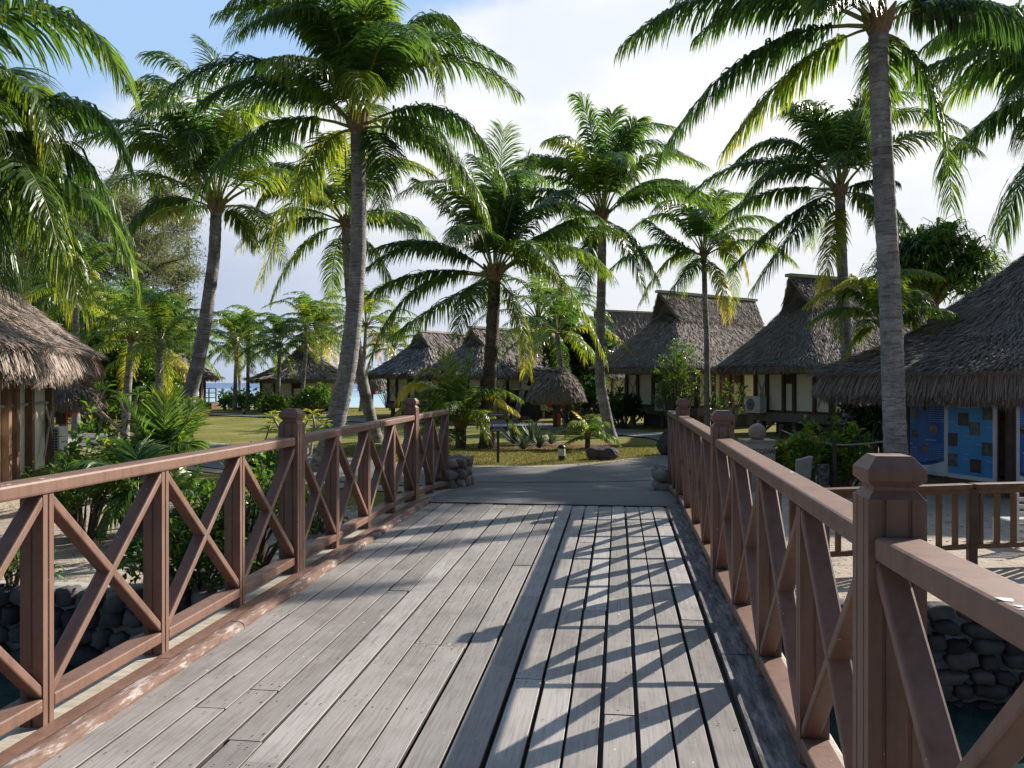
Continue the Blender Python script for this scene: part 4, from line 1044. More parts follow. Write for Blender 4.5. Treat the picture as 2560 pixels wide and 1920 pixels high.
ground_palm('feathery palm with blurred grey green fronds below the left rail', (345, 1225), 10.5, [((290, 1165), (230, 1160), -0.3, 0.4, 0.3), ((280, 1200), (210, 1240), 0.2, 0.6, 0.3), ((320, 1240), (285, 1310), -0.3, 0.7, 0.3), ((380, 1250), (420, 1300), 0.2, 0.7, 0.33), ((330, 1165), (310, 1130), 0.3, 0.3, 0.28)], 2, ll=0.40)
ground_palm('tufted palm half hidden under the left top rail near the first post', (440, 1270), 10, [((470, 1230), (510, 1230), -0.2, 0.5, 0.38), ((420, 1230), (405, 1200), 0.3, 0.4, 0.42), ((480, 1280), (520, 1330), 0.2, 0.7, 0.3), ((430, 1310), (420, 1370), -0.2, 0.8, 0.35)], 3, ll=0.34)
# hedges and far shrubs
def hedge(label, a, b, depth_m, h, seed, tone, leaf=0.22, nb=90, flowers=None, cat='hedge', name='hedge'):
    A, B = on(*a), on(*b); c = (A + B) / 2
    half = (B - A).length / 2
    return shrub(label, None, half, depth_m, h, nb, leaf, seed, tone, name=name, cat=cat, flowers=flowers, low=0.55, loc=c)
hedge('dark green hedge in front of the lagoon between the far palms', (535, 1024), (655, 1024), 1.0, 0.85, 41, 0.22, 0.3, 110)
hedge('flowering hedge with orange blooms in front of the far cream bungalow', (630, 1036), (720, 1036), 1.0, 0.9, 42, 0.30, 0.22, 130, (M['orange_petal'], 5))
hedge('tall leafy hedge below the window of the far cream bungalow', (722, 1040), (845, 1040), 1.0, 1.35, 43, 0.32, 0.22, 170, (M['orange_petal'], 6))
hedge('dark green bush right of the small thatched parasol', (935, 1020), (1020, 1020), 1.4, 2.3, 44, 0.22, 0.28, 120)
shrub('dark broadleaf bush at the left corner of the left tall bungalow', (1556, 1070), 0.7, 0.7, 1.15, 110, 0.2, 45, 0.14, low=0.4)
shrub('shaded green bush between the kiosk and the curved palm', (1440, 1066), 1.0, 0.9, 1.5, 130, 0.2, 46, 0.30, low=0.4)
shrub('slender light green bush growing tall against the left tall bungalow', (1690, 1080), 0.8, 0.8, 3.1, 260, 0.11, 47, 0.48, low=0.25, rosette=10, wfac=0.4)
shrub('thin dark branched shrub between the two tall bungalows', (1815, 1080), 0.8, 0.6, 1.75, 60, 0.15, 48, 0.30, low=0.5, rosette=5)
shrub('sunlit yellow green bush behind the rope fence', (2032, 1228), 0.80, 0.5, 0.98, 190, 0.13, 49, 0.62, low=0.35, wfac=0.55)
shrub('sunlit low bush right of the rope post, nearer the big grey trunk', (2108, 1230), 0.5, 0.4, 1.02, 110, 0.13, 50, 0.62, low=0.35, wfac=0.55)
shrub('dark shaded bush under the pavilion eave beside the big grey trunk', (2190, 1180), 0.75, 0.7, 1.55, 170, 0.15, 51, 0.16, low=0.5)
def agave(label, base, r, seed):
    rng = np.random.default_rng(5000 + seed); b = on(*base); root = thing('agave', label, 'agave', b, 'spiky agaves in a row on the lawn')
    mb = MB(); k = 42
    for i in range(k):
        a = i * 2.4; el = math.radians(15 + 70 * (i / k))
        d = Vector((math.cos(a) * math.cos(el), math.sin(a) * math.cos(el), math.sin(el))); s = d.cross(Vector((0, 0, 1))).normalized()
        l = r * rng.uniform(0.8, 1.1); p0 = b + Vector((0, 0, 0.04)); p1 = p0 + d * l * 0.5; p2 = p0 + d * l - Vector((0, 0, 0.04 * l)); w = r * 0.05
        mb.add([p0 - s * w, p0 + s * w, p1 + s * w * 1.1, p1 - s * w * 1.1, p2], quads=[(0, 1, 2, 3)], tris=[(3, 2, 4)], tone=rng.normal(0.4, 0.15))
    mb.build('leaves', M['agave'], root); return root
M['agave'] = leaf_mat('agave_leaf', [(0.0, (0.03, 0.06, 0.04)), (0.5, (0.09, 0.14, 0.09)), (1.0, (0.30, 0.32, 0.20))], rough=0.5, trans=0.12)
for i, (px, py, r, lb) in enumerate(((1284, 1113, 0.62, 'spiky agave nearest the black notice sign'), (1308, 1127, 0.5, 'low agave in front of the taller agaves'), (1332, 1112, 0.72, 'tallest spiky agave in the middle of the row'), (1348, 1124, 0.42, 'small agave between the tallest one and the lone one'), (1378, 1114, 0.42, 'lone small agave below the phone kiosk base'))):
    agave(lb, (px, py), r, i)

# ---------------------------------------------------------------- big trees
def branchy_tree(label, base, zc, h, spread, seed, mode, name, cat='tree', tone=0.3, nl=2600, leaf=0.3, trunk_r=0.25, nbr=26, z_lo=0.25, lean=0.0):
    rng = np.random.default_rng(6000 + seed); b = P(base[0], base[1], zc); b.z = H(b.x, b.y) if b.y < 58 else -0.5
    root = thing(name, label, cat, b)
    tr, br, lf = MB(), MB(), MB()
    top = b + Vector((lean, 0, h * 0.92)); pts = [b, b.lerp(top, 0.35) + Vector((rng.normal(0, .2), 0, 0)), b.lerp(top, 0.7) + Vector((rng.normal(0, .3), 0, 0)), top]
    tr.tube(pts, [trunk_r * 1.3, trunk_r, trunk_r * 0.6, 0.03], 9); tr.build('trunk', M['wood_br'], root, smooth=True)
    ends = []
    for i in range(nbr):
        t = z_lo + (1 - z_lo) * (i + 0.5) / nbr
        a = i * 2.4 + rng.normal(0, 0.3); l = spread * (0.35 + 0.65 * math.sin(math.pi * min(1, (1 - t) * 0.9 + 0.22))) * rng.uniform(0.65, 1.1)
        s = b.lerp(top, t); d = Vector((math.cos(a), math.sin(a), rng.uniform(0.15, 0.75))).normalized()
        e = s + d * l; m = s + d * l * 0.5 + Vector((0, 0, 0.12 * l))
        br.tube([s, m, e], [trunk_r * 0.32 * (1.2 - t), trunk_r * 0.2, 0.02], 5, caps=False)
        for k in range(7):
            u = 0.3 + 0.7 * (k + 1) / 7; q = s.lerp(e, u) + Vector((0, 0, 0.12 * l * math.sin(math.pi * u)))
            q2 = q + Vector((rng.normal(0, 0.16 * l), rng.normal(0, 0.16 * l), rng.normal(0.1, 0.12 * l)))
            br.tube([q, q2], [0.025, 0.01], 4, caps=False); ends.append((list(q2), 0.12 * l + 0.25))
    br.build('branches', M['wood_br'], root)
    E = np.array([e[0] for e in ends]); R = np.array([e[1] for e in ends])
    idx = rng.integers(0, len(E), nl)
    c = E[idx] + rng.normal(0, 1, (nl, 3)) * (R[idx] * 0.40)[:, None]
    clump = rng.normal(0, 0.1, len(E))[idx]
    if mode == 'needle':
        d = nrm(rng.normal(0, 0.6, (nl, 3)) + np.array((0.0, 0.0, -0.35))); s = nrm(np.cross(d, rng.normal(0, 1, (nl, 3))))
        L = (leaf * rng.uniform(0.6, 1.4, nl))[:, None]; w = leaf * 0.085
        V = np.stack([c - s * w, c + s * w, c + d * L], 1).reshape(-1, 3)
        lf.add(V, tris=np.arange(nl * 3).reshape(-1, 3), tone=np.clip(rng.normal(0.5, 0.2, nl) + clump * 2, 0, 1)); mat = M['casuarina']
    else:
        leaf_quads(lf, c, rand_dirs(rng, nl, 0.2), rand_dirs(rng, nl, 1.2), leaf * rng.uniform(0.7, 1.3, nl), leaf * 0.5, np.clip(rng.normal(tone, 0.1, nl) + clump, 0, 0.8)); mat = M['leaf']
    lf.build('crown', mat, root)
    return root
branchy_tree('tall wispy grey green casuarina behind the left thicket, against the sky', (330, 1035), 44, 11.6, 4.0, 1, 'needle', 'casuarina_tree', nl=52000, leaf=0.30, nbr=40, z_lo=0.15)
branchy_tree('wispy casuarina at the far left edge behind the hanging palm fronds', (90, 1035), 46, 11.5, 4.5, 2, 'needle', 'casuarina_tree', nl=42000, leaf=0.32, nbr=36, z_lo=0.12)
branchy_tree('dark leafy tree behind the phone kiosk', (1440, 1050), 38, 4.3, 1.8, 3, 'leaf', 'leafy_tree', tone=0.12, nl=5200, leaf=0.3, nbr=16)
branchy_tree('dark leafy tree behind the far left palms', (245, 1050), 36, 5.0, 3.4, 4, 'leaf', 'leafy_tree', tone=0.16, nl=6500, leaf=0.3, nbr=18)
branchy_tree('bright leafy tree filling the left thicket between the hut and the leaning palm', (330, 1070), 30, 4.0, 2.6, 8, 'leaf', 'leafy_tree', tone=0.36, nl=9000, leaf=0.24, nbr=18, z_lo=0.05)
shrub('tall green bush under the left thicket palms, beside the path', (235, 1080), 1.3, 1.0, 1.9, 170, 0.2, 52, 0.40, low=0.35)
shrub('bright green bush at the foot of the leaning palm', (415, 1092), 1.0, 0.8, 1.5, 150, 0.17, 53, 0.46, low=0.35)
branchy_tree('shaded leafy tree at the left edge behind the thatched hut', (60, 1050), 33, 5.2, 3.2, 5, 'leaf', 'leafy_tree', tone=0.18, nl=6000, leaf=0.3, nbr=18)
def pandanus(label, base, zc, ctr, rad, seed):
    rng = np.random.default_rng(7000 + seed); b = P(base[0], base[1], zc); b.z = H(b.x, b.y); c = P(ctr[0], ctr[1], zc)
    root = thing('pandanus_tree', label, 'tree', b)
    tr, lf = MB(), MB()
    tr.tube([b, b.lerp(c, 0.5), c], [0.2, 0.17, 0.12], 8)
    V, T, TN, n0 = [], [], [], 0
    for i in range(95):
        d = Vector(rng.normal(0, 1, 3)); d.z = abs(d.z) * 0.8 - 0.25; d.normalize()
        e = c + Vector((d.x * rad, d.y * rad, d.z * rad * 1.08)) * rng.uniform(0.5, 1.0)
        if i % 2 == 0: tr.tube([c - Vector((0, 0, rad * 0.5)), c.lerp(e, 0.6), e], [0.07, 0.05, 0.035], 5, caps=False)
        k = 30; a = np.arange(k) * 2.4; el = rng.uniform(-0.1, 1.1, k)
        dd = nrm(np.stack([np.cos(a) * np.cos(el), np.sin(a) * np.cos(el), np.sin(el)], -1) * 0.9 + np.array(list(d)) * 0.6)
        L = rng.uniform(0.55, 0.95, k)[:, None]; s = nrm(np.cross(dd, [0, 0, 1.0])); w = 0.032
        p0 = np.array(list(e)); p1 = p0 + dd * L * 0.5; p2 = p1 + nrm(dd - np.array([0, 0, 0.7])) * L * 0.35; p3 = p2 + nrm(dd - np.array([0, 0, 1.9])) * L * 0.28
        vv = np.stack([p0 - s * w, p0 + s * w, p1 + s * w, p1 - s * w, p2 + s * w * .8, p2 - s * w * .8, p3], 1).reshape(-1, 3)
        tone = np.clip(rng.normal(0.45, 0.13), 0, 0.8)
        lf.add(vv, quads=(np.arange(k)[:, None, None] * 7 + np.array([[0, 1, 2, 3], [3, 2, 4, 5]])[None]).reshape(-1, 4), tris=np.arange(k)[:, None] * 7 + np.array([[5, 4, 6]]), tone=tone)
    tr.build('trunk', M['wood_br'], root, smooth=True); lf.build('crown', M['leaf'], root)
    return root
pandanus('round dense pandanus tree with strap leaves behind the pavilion roof', (2330, 1100), 24, (2335, 705), 1.45, 1)
# ---------------------------------------------------------------- thatched roofs
def strands(mb, p, d, nrmv, L, W, rng, mi=0, lift=0.02, tone=None, curl=0.0, jit=0.11):
    """flat tapering thatch leaves lying on a surface: p root, d downslope, nrmv surface normal"""
    n = len(p); d = nrm(d + rng.normal(0, jit, (n, 3))); s = nrm(np.cross(d, nrmv)); u = np.cross(s, d)
    L = np.asarray(L).reshape(-1, 1) * np.ones((n, 1)); W = W * rng.uniform(0.6, 1.3, (n, 1))
    s = nrm(s + u * rng.normal(0, 0.35, (n, 1)))
    lf = lift * rng.uniform(0.3, 1.6, (n, 1))
    a = p + u * lf * 0.2; m = p + d * L * 0.5 + u * lf; e = p + d * L + u * lf * rng.uniform(0.2, 1.8, (n, 1)) - np.array((0, 0, 1.0)) * curl * L
    V = np.stack([a - s * W / 2, a + s * W / 2, m + s * W / 2, m - s * W / 2, e + s * W * 0.2, e - s * W * 0.2], 1).reshape(-1, 3)
    b = np.arange(n)[:, None, None] * 6
    Q = (b + np.array([[0, 1, 2, 3], [3, 2, 4, 5]])[None]).reshape(-1, 4)
    t = np.clip(rng.normal(0.5, 0.22, n) if tone is None else tone, 0, 1)
    mb.add(V, quads=Q, tone=np.repeat(t, 2), mi=mi)
def roof_from(surf, name, mat, parent, n_str, L, W, fringe, n_fr, rng, nu=56, nt=10, t_hi=1.0, under=None, lift=0.025, weight=1.0, closed_top=True, fr_layers=3):
    """surf(u, t) -> points; u runs round the eave, t from eave 0 to the top 1"""
    mb = MB()
    u = np.linspace(0, 1, nu, endpoint=False); t = np.linspace(0, t_hi, nt)
    U, T = np.meshgrid(u, t)
    V = surf(U.ravel(), T.ravel()).reshape(nt, nu, 3)
    i = np.arange(nt - 1)[:, None] * nu; j = np.arange(nu)[None, :]
    q = np.stack([i + j, i + (j + 1) % nu, i + nu + (j + 1) % nu, i + nu + j], -1).reshape(-1, 4)
    mb.add(V.reshape(-1, 3) - np.array((0, 0, 0.03)), quads=q, tone=0.32)
    c = V[0].mean(0)
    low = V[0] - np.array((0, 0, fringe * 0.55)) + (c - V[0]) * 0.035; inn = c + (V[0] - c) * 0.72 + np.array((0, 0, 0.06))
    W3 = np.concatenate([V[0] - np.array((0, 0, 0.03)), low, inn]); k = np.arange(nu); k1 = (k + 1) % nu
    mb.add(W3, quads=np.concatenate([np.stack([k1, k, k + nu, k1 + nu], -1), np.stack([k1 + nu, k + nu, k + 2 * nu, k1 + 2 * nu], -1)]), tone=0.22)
    def frame(uu, tt):
        e = 1e-3
        p = surf(uu, tt); dd = nrm(surf(uu, tt - 0.02) - p); du = nrm(surf(uu + e, tt) - surf(uu - e, tt))
        nn = nrm(np.cross(du, -dd)); return p, dd, nn
    # sample by area
    cand = rng.random((n_str * 3, 2)); cand[:, 1] *= t_hi
    p0 = surf(cand[:, 0], np.zeros(len(cand))); p1 = surf(cand[:, 0], cand[:, 1]); cc = np.array([c[0], c[1]])
    rr = np.linalg.norm(p1[:, :2] - cc, axis=1) / (np.linalg.norm(p0[:, :2] - cc, axis=1) + 1e-6)
    cand = cand[rng.random(len(cand)) < np.clip(rr, 0.25, 1)][:n_str]
    p, dd, nn = frame(cand[:, 0], np.maximum(cand[:, 1], 0.021))
    flip = np.where((nn[:, 2:3] < 0), -1.0, 1.0); nn = nn * flip
    course = np.clip(rng.normal(0.5, 0.2, len(p)), 0, 1)
    strands(mb, p, dd, nn, L * rng.uniform(0.6, 1.2, len(p)), W, rng, lift=lift, tone=course)
    # fringe hanging from the eave
    for layer in range(fr_layers):
        uu = rng.random(n_fr // fr_layers); tt = np.full(len(uu), 0.022) + rng.uniform(0, 0.05, len(uu))
        p, dd, nn = frame(uu, tt); nn = nn * np.where(nn[:, 2:3] < 0, -1.0, 1.0)
        out = dd.copy(); out[:, 2] = 0; out = nrm(out)
        k = layer / max(1, fr_layers - 1)
        d = nrm(dd * (0.55 - 0.5 * k) + np.array((0, 0, -1.0)) * (0.9 + 0.3 * k))
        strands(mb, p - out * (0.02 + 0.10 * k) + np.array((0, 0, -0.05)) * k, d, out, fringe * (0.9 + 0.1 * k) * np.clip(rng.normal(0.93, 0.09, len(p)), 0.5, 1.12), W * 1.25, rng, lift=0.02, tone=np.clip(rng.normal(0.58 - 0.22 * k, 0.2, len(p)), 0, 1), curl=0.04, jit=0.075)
    return mb.build(name, mat, parent)
def superell(a, b, u, p=5.0):
    th = np.asarray(u) * 2 * np.pi; c, s = np.cos(th), np.sin(th)
    k = (np.abs(c) ** p + np.abs(s) ** p) ** (-1 / p)
    return a * c * k, b * s * k
def hut(label, px, zc, theta, floor, eave, gab, ridge, EL, EW, wl, ww, seed, n_str=9000, n_fr=2600, mat='thatch', strand=(0.34, 0.035), ground=None, name='thatched_bungalow', group=None, hip_pow=1.42, fringe=0.26, wall=True, ends=True, post='dark_wood', ridge_len=None, view_yaw=None, gl=None, door=None, face_off=0.0):
    """px: photo x of the hut's middle; theta: how far its gable end turns from the viewer towards the left"""
    rng = np.random.default_rng(8000 + seed)
    c0 = P(px, 957, zc)
    v = Vector((-c0.x, -c0.y, 0)).normalized() if view_yaw is None else view_yaw
    left = Vector((v.y, -v.x, 0))
    endn = v * math.cos(theta) + left * math.sin(theta)
    X = -endn; Y = Vector((-X.y, X.x, 0))
    g = H(c0.x, c0.y) if c0.y < 58 else 0.0
    O = Vector((c0.x, c0.y, g))
    Wd = lambda x, y, z: O + X * x + Y * y + Vector((0, 0, z))
    XA, YA, OA = np.array(list(X)), np.array(list(Y)), np.array(list(O))
    root = thing(name, label, 'bungalow', O, group)
    ga, gb = (gl or EL * 0.27), EW * 0.115
    rl = ridge_len or ga + 0.25
    def surf(u, t):
        u, t = np.asarray(u), np.asarray(t)
        a = EL / 2 + (ga - EL / 2) * t; b = EW / 2 + (gb - EW / 2) * t
        pw = 4.0 + 14.0 * np.clip(t, 0, 1)
        th = u * 2 * np.pi
        # equal spread along the perimeter
        cth, sth = np.cos(th), np.sin(th); k = (np.abs(cth) ** pw + np.abs(sth) ** pw) ** (-1 / pw)
        x, y = a * cth * k, b * sth * k
        z = eave + (gab - eave) * np.clip(t, -1, 2) ** hip_pow if np.all(t >= 0) else eave + (gab - eave) * np.sign(t) * np.abs(t) ** hip_pow
        return OA + x[:, None] * XA + y[:, None] * YA + np.asarray(z)[:, None] * np.array((0, 0, 1.0))
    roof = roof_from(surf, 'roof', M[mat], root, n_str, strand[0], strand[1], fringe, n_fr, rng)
    # gablet: a small gable standing on the hipped roof
    mb = MB()
    th = 0.09
    for sy in (-1, 1):
        b0 = [Wd(sx * ga * 1.0, sy * gb * 1.12, gab - 0.12) for sx in (-1, 1)]; r0 = [Wd(sx * rl, 0, ridge) for sx in (-1, 1)]
        up = Vector((0, 0, th))
        q = [b0[0], b0[1], r0[1], r0[0]]
        V = [list(a) for a in q] + [list(a + up) for a in q]
        mb.add(V, quads=[(3, 2, 1, 0), (4, 5, 6, 7), (0, 1, 5, 4), (1, 2, 6, 5), (2, 3, 7, 6), (3, 0, 4, 7)], tone=0.35)
        k = int(n_str * 0.22); s, t = rng.random(k), rng.random(k) ** 0.9
        A, B, C, Dd = (np.array(list(a)) for a in (b0[0], b0[1], r0[1], r0[0]))
        p = (A * (1 - s)[:, None] + B * s[:, None]) * (1 - t)[:, None] + (Dd * (1 - s)[:, None] + C * s[:, None]) * t[:, None] + np.array((0, 0, th + 0.01))
        dn = nrm((A - Dd)[None, :] * (1 - s)[:, None] + (B - C)[None, :] * s[:, None]); nn = np.repeat(nrm(np.cross(B - A, Dd - A))[None, :] * (-1 if sy > 0 else 1), k, 0)
        nn = nn * np.where(nn[:, 2:3] < 0, -1, 1)
        strands(mb, p, dn, nn, strand[0] * rng.uniform(0.6, 1.2, k), strand[1], rng, lift=0.02)
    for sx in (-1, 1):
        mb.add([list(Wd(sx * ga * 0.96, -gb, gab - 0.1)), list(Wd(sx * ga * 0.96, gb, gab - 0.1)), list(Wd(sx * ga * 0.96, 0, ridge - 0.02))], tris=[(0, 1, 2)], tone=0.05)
        # rounded thatch roll in the gable mouth
        k = 500; s, t = rng.uniform(-1, 1, k), rng.random(k)
        p = OA + np.outer(np.full(k, sx * (ga - 0.02)), XA) + np.outer(s * gb * 0.9, YA) + np.outer(gab + (ridge - gab) * 0.35 * (1 - np.abs(s)) * t, [0, 0, 1.0])
        strands(mb, p, np.repeat(nrm(XA * sx - np.array((0, 0, 0.8)))[None], k, 0), np.repeat((XA * sx * 0.6 + np.array((0, 0, 0.8)))[None], k, 0), 0.3 * rng.uniform(0.7, 1.1, k), strand[1], rng, lift=0.03, tone=np.clip(rng.normal(0.3, 0.15, k), 0, 1))
    mb.build('gable_roof', M[mat], root)
    mb = MB(); mb.bar(Wd(-rl - 0.04, 0, ridge + 0.10), Wd(rl + 0.04, 0, ridge + 0.10), 0.26, 0.10); mb.build('ridge_cap', M['ridge'], roof)
    if wall:
        top = eave + 0.25
        mb = MB()
        R = np.array([list(X), list(Y), [0, 0, 1]]).T
        mb.box(Wd(face_off, 0, (floor + top) / 2), (wl, ww, top - floor), R); mb.build('wall', M['cream'], root)
        mb = MB(); mb.box(Wd(face_off, 0, floor - 0.14), (wl + 0.26, ww + 0.26, 0.28), R)
        for sx in (-1, -0.33, 0.33, 1):
            for sy in (-1, 0, 1):
                if floor > 0.35:
                    mb.box(Wd(face_off + sx * (wl / 2 - 0.15), sy * (ww / 2 - 0.15), (floor - 0.28) / 2 - 0.05), (0.16, 0.16, floor - 0.18), R)
                    if sy != 0 and abs(sx) == 1: mb.bar(Wd(face_off + sx * (wl / 2 - 0.15), sy * (ww / 2 - 0.15), 0.05), Wd(face_off + sx * (wl / 2 - 0.15), sy * (ww / 2 - 0.75), floor - 0.28), 0.07, 0.07)
        mb.build('floor_platform', M['grey_wood'], root)
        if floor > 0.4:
            mb = MB(); mb.box(Wd(face_off, 0, (floor - 0.3) / 2 - 0.05), (wl - 0.9, ww - 0.9, floor - 0.2), R); mb.build('underfloor_shade_box', M['paint_dark'], root)  # dark box added below the floor to read as deep shade
        pw = 0.11
        def face(x0, y0, x1, y1, nx, ny, xs_, first):
            for f in xs_:
                x, y = x0 + (x1 - x0) * f, y0 + (y1 - y0) * f
                m2 = MB(); m2.box(Wd(face_off + x + nx * 0.035, y + ny * 0.035, (floor + top) / 2 - 0.02), (pw, pw, top - floor), R); m2.build('post', M[post], root)
            m2 = MB(); zz = floor + (top - floor) * 0.72
            m2.bar(Wd(face_off + x0 + nx * 0.012, y0 + ny * 0.012, zz), Wd(face_off + x1 + nx * 0.012, y1 + ny * 0.012, zz), 0.05, 0.05)
            m2.bar(Wd(face_off + x0 + nx * 0.012, y0 + ny * 0.012, floor + 0.04), Wd(face_off + x1 + nx * 0.012, y1 + ny * 0.012, floor + 0.04), 0.06, 0.09); m2.build('wall_rail', M[post], root)
            for (fa, fb) in ((xs_[0], xs_[1]), (xs_[-2], xs_[-1])):
                for (za, zb_) in ((floor + 0.06, zz), (zz, floor + 0.06)):
                    m2 = MB(); a_ = 0.014 + (0.012 if za < zb_ else 0)
                    m2.bar(Wd(face_off + x0 + (x1 - x0) * fa + nx * a_, y0 + (y1 - y0) * fa + ny * a_, za), Wd(face_off + x0 + (x1 - x0) * fb + nx * a_, y0 + (y1 - y0) * fb + ny * a_, zb_), 0.016, 0.055, up=(nx * X.x + ny * Y.x, nx * X.y + ny * Y.y, 0.0) if False else (0, 0, 1)); m2.build('brace', M['brace'], root)
            # dark louvred slot between the two middle posts
            fm = (xs_[2] + xs_[3]) / 2 if len(xs_) > 4 else 0.5
            m2 = MB(); x, y = x0 + (x1 - x0) * fm, y0 + (y1 - y0) * fm
            wslot = math.hypot(x1 - x0, y1 - y0) * ((xs_[3] - xs_[2]) if len(xs_) > 4 else 0.1)
            m2.box(Wd(face_off + x + nx * 0.012, y + ny * 0.012, floor + (top - floor) * 0.76), (wslot if abs(nx) < 0.5 else 0.03, 0.03 if abs(nx) < 0.5 else wslot, (top - floor) * 0.46), R); m2.build('louvre', M[post], root)
        face(-wl / 2, ww / 2, -wl / 2, -ww / 2, -1, 0, [0, 0.17, 0.40, 0.54, 0.80, 1.0], True)
        face(-wl / 2, -ww / 2, wl / 2, -ww / 2, 0, -1, [0.0, 0.16, 0.34, 0.46, 0.66, 0.82, 1.0], False)
        if door:
            m2 = MB(); m2.box(Wd(face_off - wl / 2 + wl * door, -ww / 2 - 0.02, floor + 0.95), (0.8, 0.05, 1.9), R); m2.build('door', M['red_door'], root)
    return root, Wd, X, Y
M['ridge'] = simple('pale_ridge_cap', (0.50, 0.47, 0.40), (0.32, 0.30, 0.25), 5, 0.8, 0.4)
D2R = math.radians
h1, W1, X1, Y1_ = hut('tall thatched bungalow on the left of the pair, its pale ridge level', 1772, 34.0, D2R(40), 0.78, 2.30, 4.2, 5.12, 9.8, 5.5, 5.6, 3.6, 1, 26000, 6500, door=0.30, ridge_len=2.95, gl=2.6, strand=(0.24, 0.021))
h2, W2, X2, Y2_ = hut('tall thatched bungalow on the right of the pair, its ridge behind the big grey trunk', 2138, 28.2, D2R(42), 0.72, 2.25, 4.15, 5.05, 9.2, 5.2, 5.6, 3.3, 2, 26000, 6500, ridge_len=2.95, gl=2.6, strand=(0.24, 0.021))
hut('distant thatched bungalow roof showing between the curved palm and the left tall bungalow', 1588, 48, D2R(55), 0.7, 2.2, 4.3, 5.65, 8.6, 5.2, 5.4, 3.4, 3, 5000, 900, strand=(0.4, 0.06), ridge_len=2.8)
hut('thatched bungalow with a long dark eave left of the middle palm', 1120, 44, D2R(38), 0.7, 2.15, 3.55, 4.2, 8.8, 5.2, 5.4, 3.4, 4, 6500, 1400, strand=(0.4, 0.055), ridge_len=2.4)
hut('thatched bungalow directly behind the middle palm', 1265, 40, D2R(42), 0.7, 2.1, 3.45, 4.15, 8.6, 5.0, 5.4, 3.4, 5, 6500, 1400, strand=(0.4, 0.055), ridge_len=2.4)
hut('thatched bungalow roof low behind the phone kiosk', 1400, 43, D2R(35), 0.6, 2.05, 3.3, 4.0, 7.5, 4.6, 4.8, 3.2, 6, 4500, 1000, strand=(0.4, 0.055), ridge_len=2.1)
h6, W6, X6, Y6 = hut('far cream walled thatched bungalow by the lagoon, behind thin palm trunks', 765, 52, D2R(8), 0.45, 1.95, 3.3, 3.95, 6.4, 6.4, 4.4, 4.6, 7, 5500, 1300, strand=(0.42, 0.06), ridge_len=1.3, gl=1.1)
hut('dark thatched roof by the water, left of the leaning palm trunk', 395, 46, D2R(20), 0.5, 2.05, 3.7, 4.5, 6.2, 5.6, 4.4, 3.6, 8, 4500, 1100, strand=(0.42, 0.06), mat='thatch_dark', ridge_len=1.8)
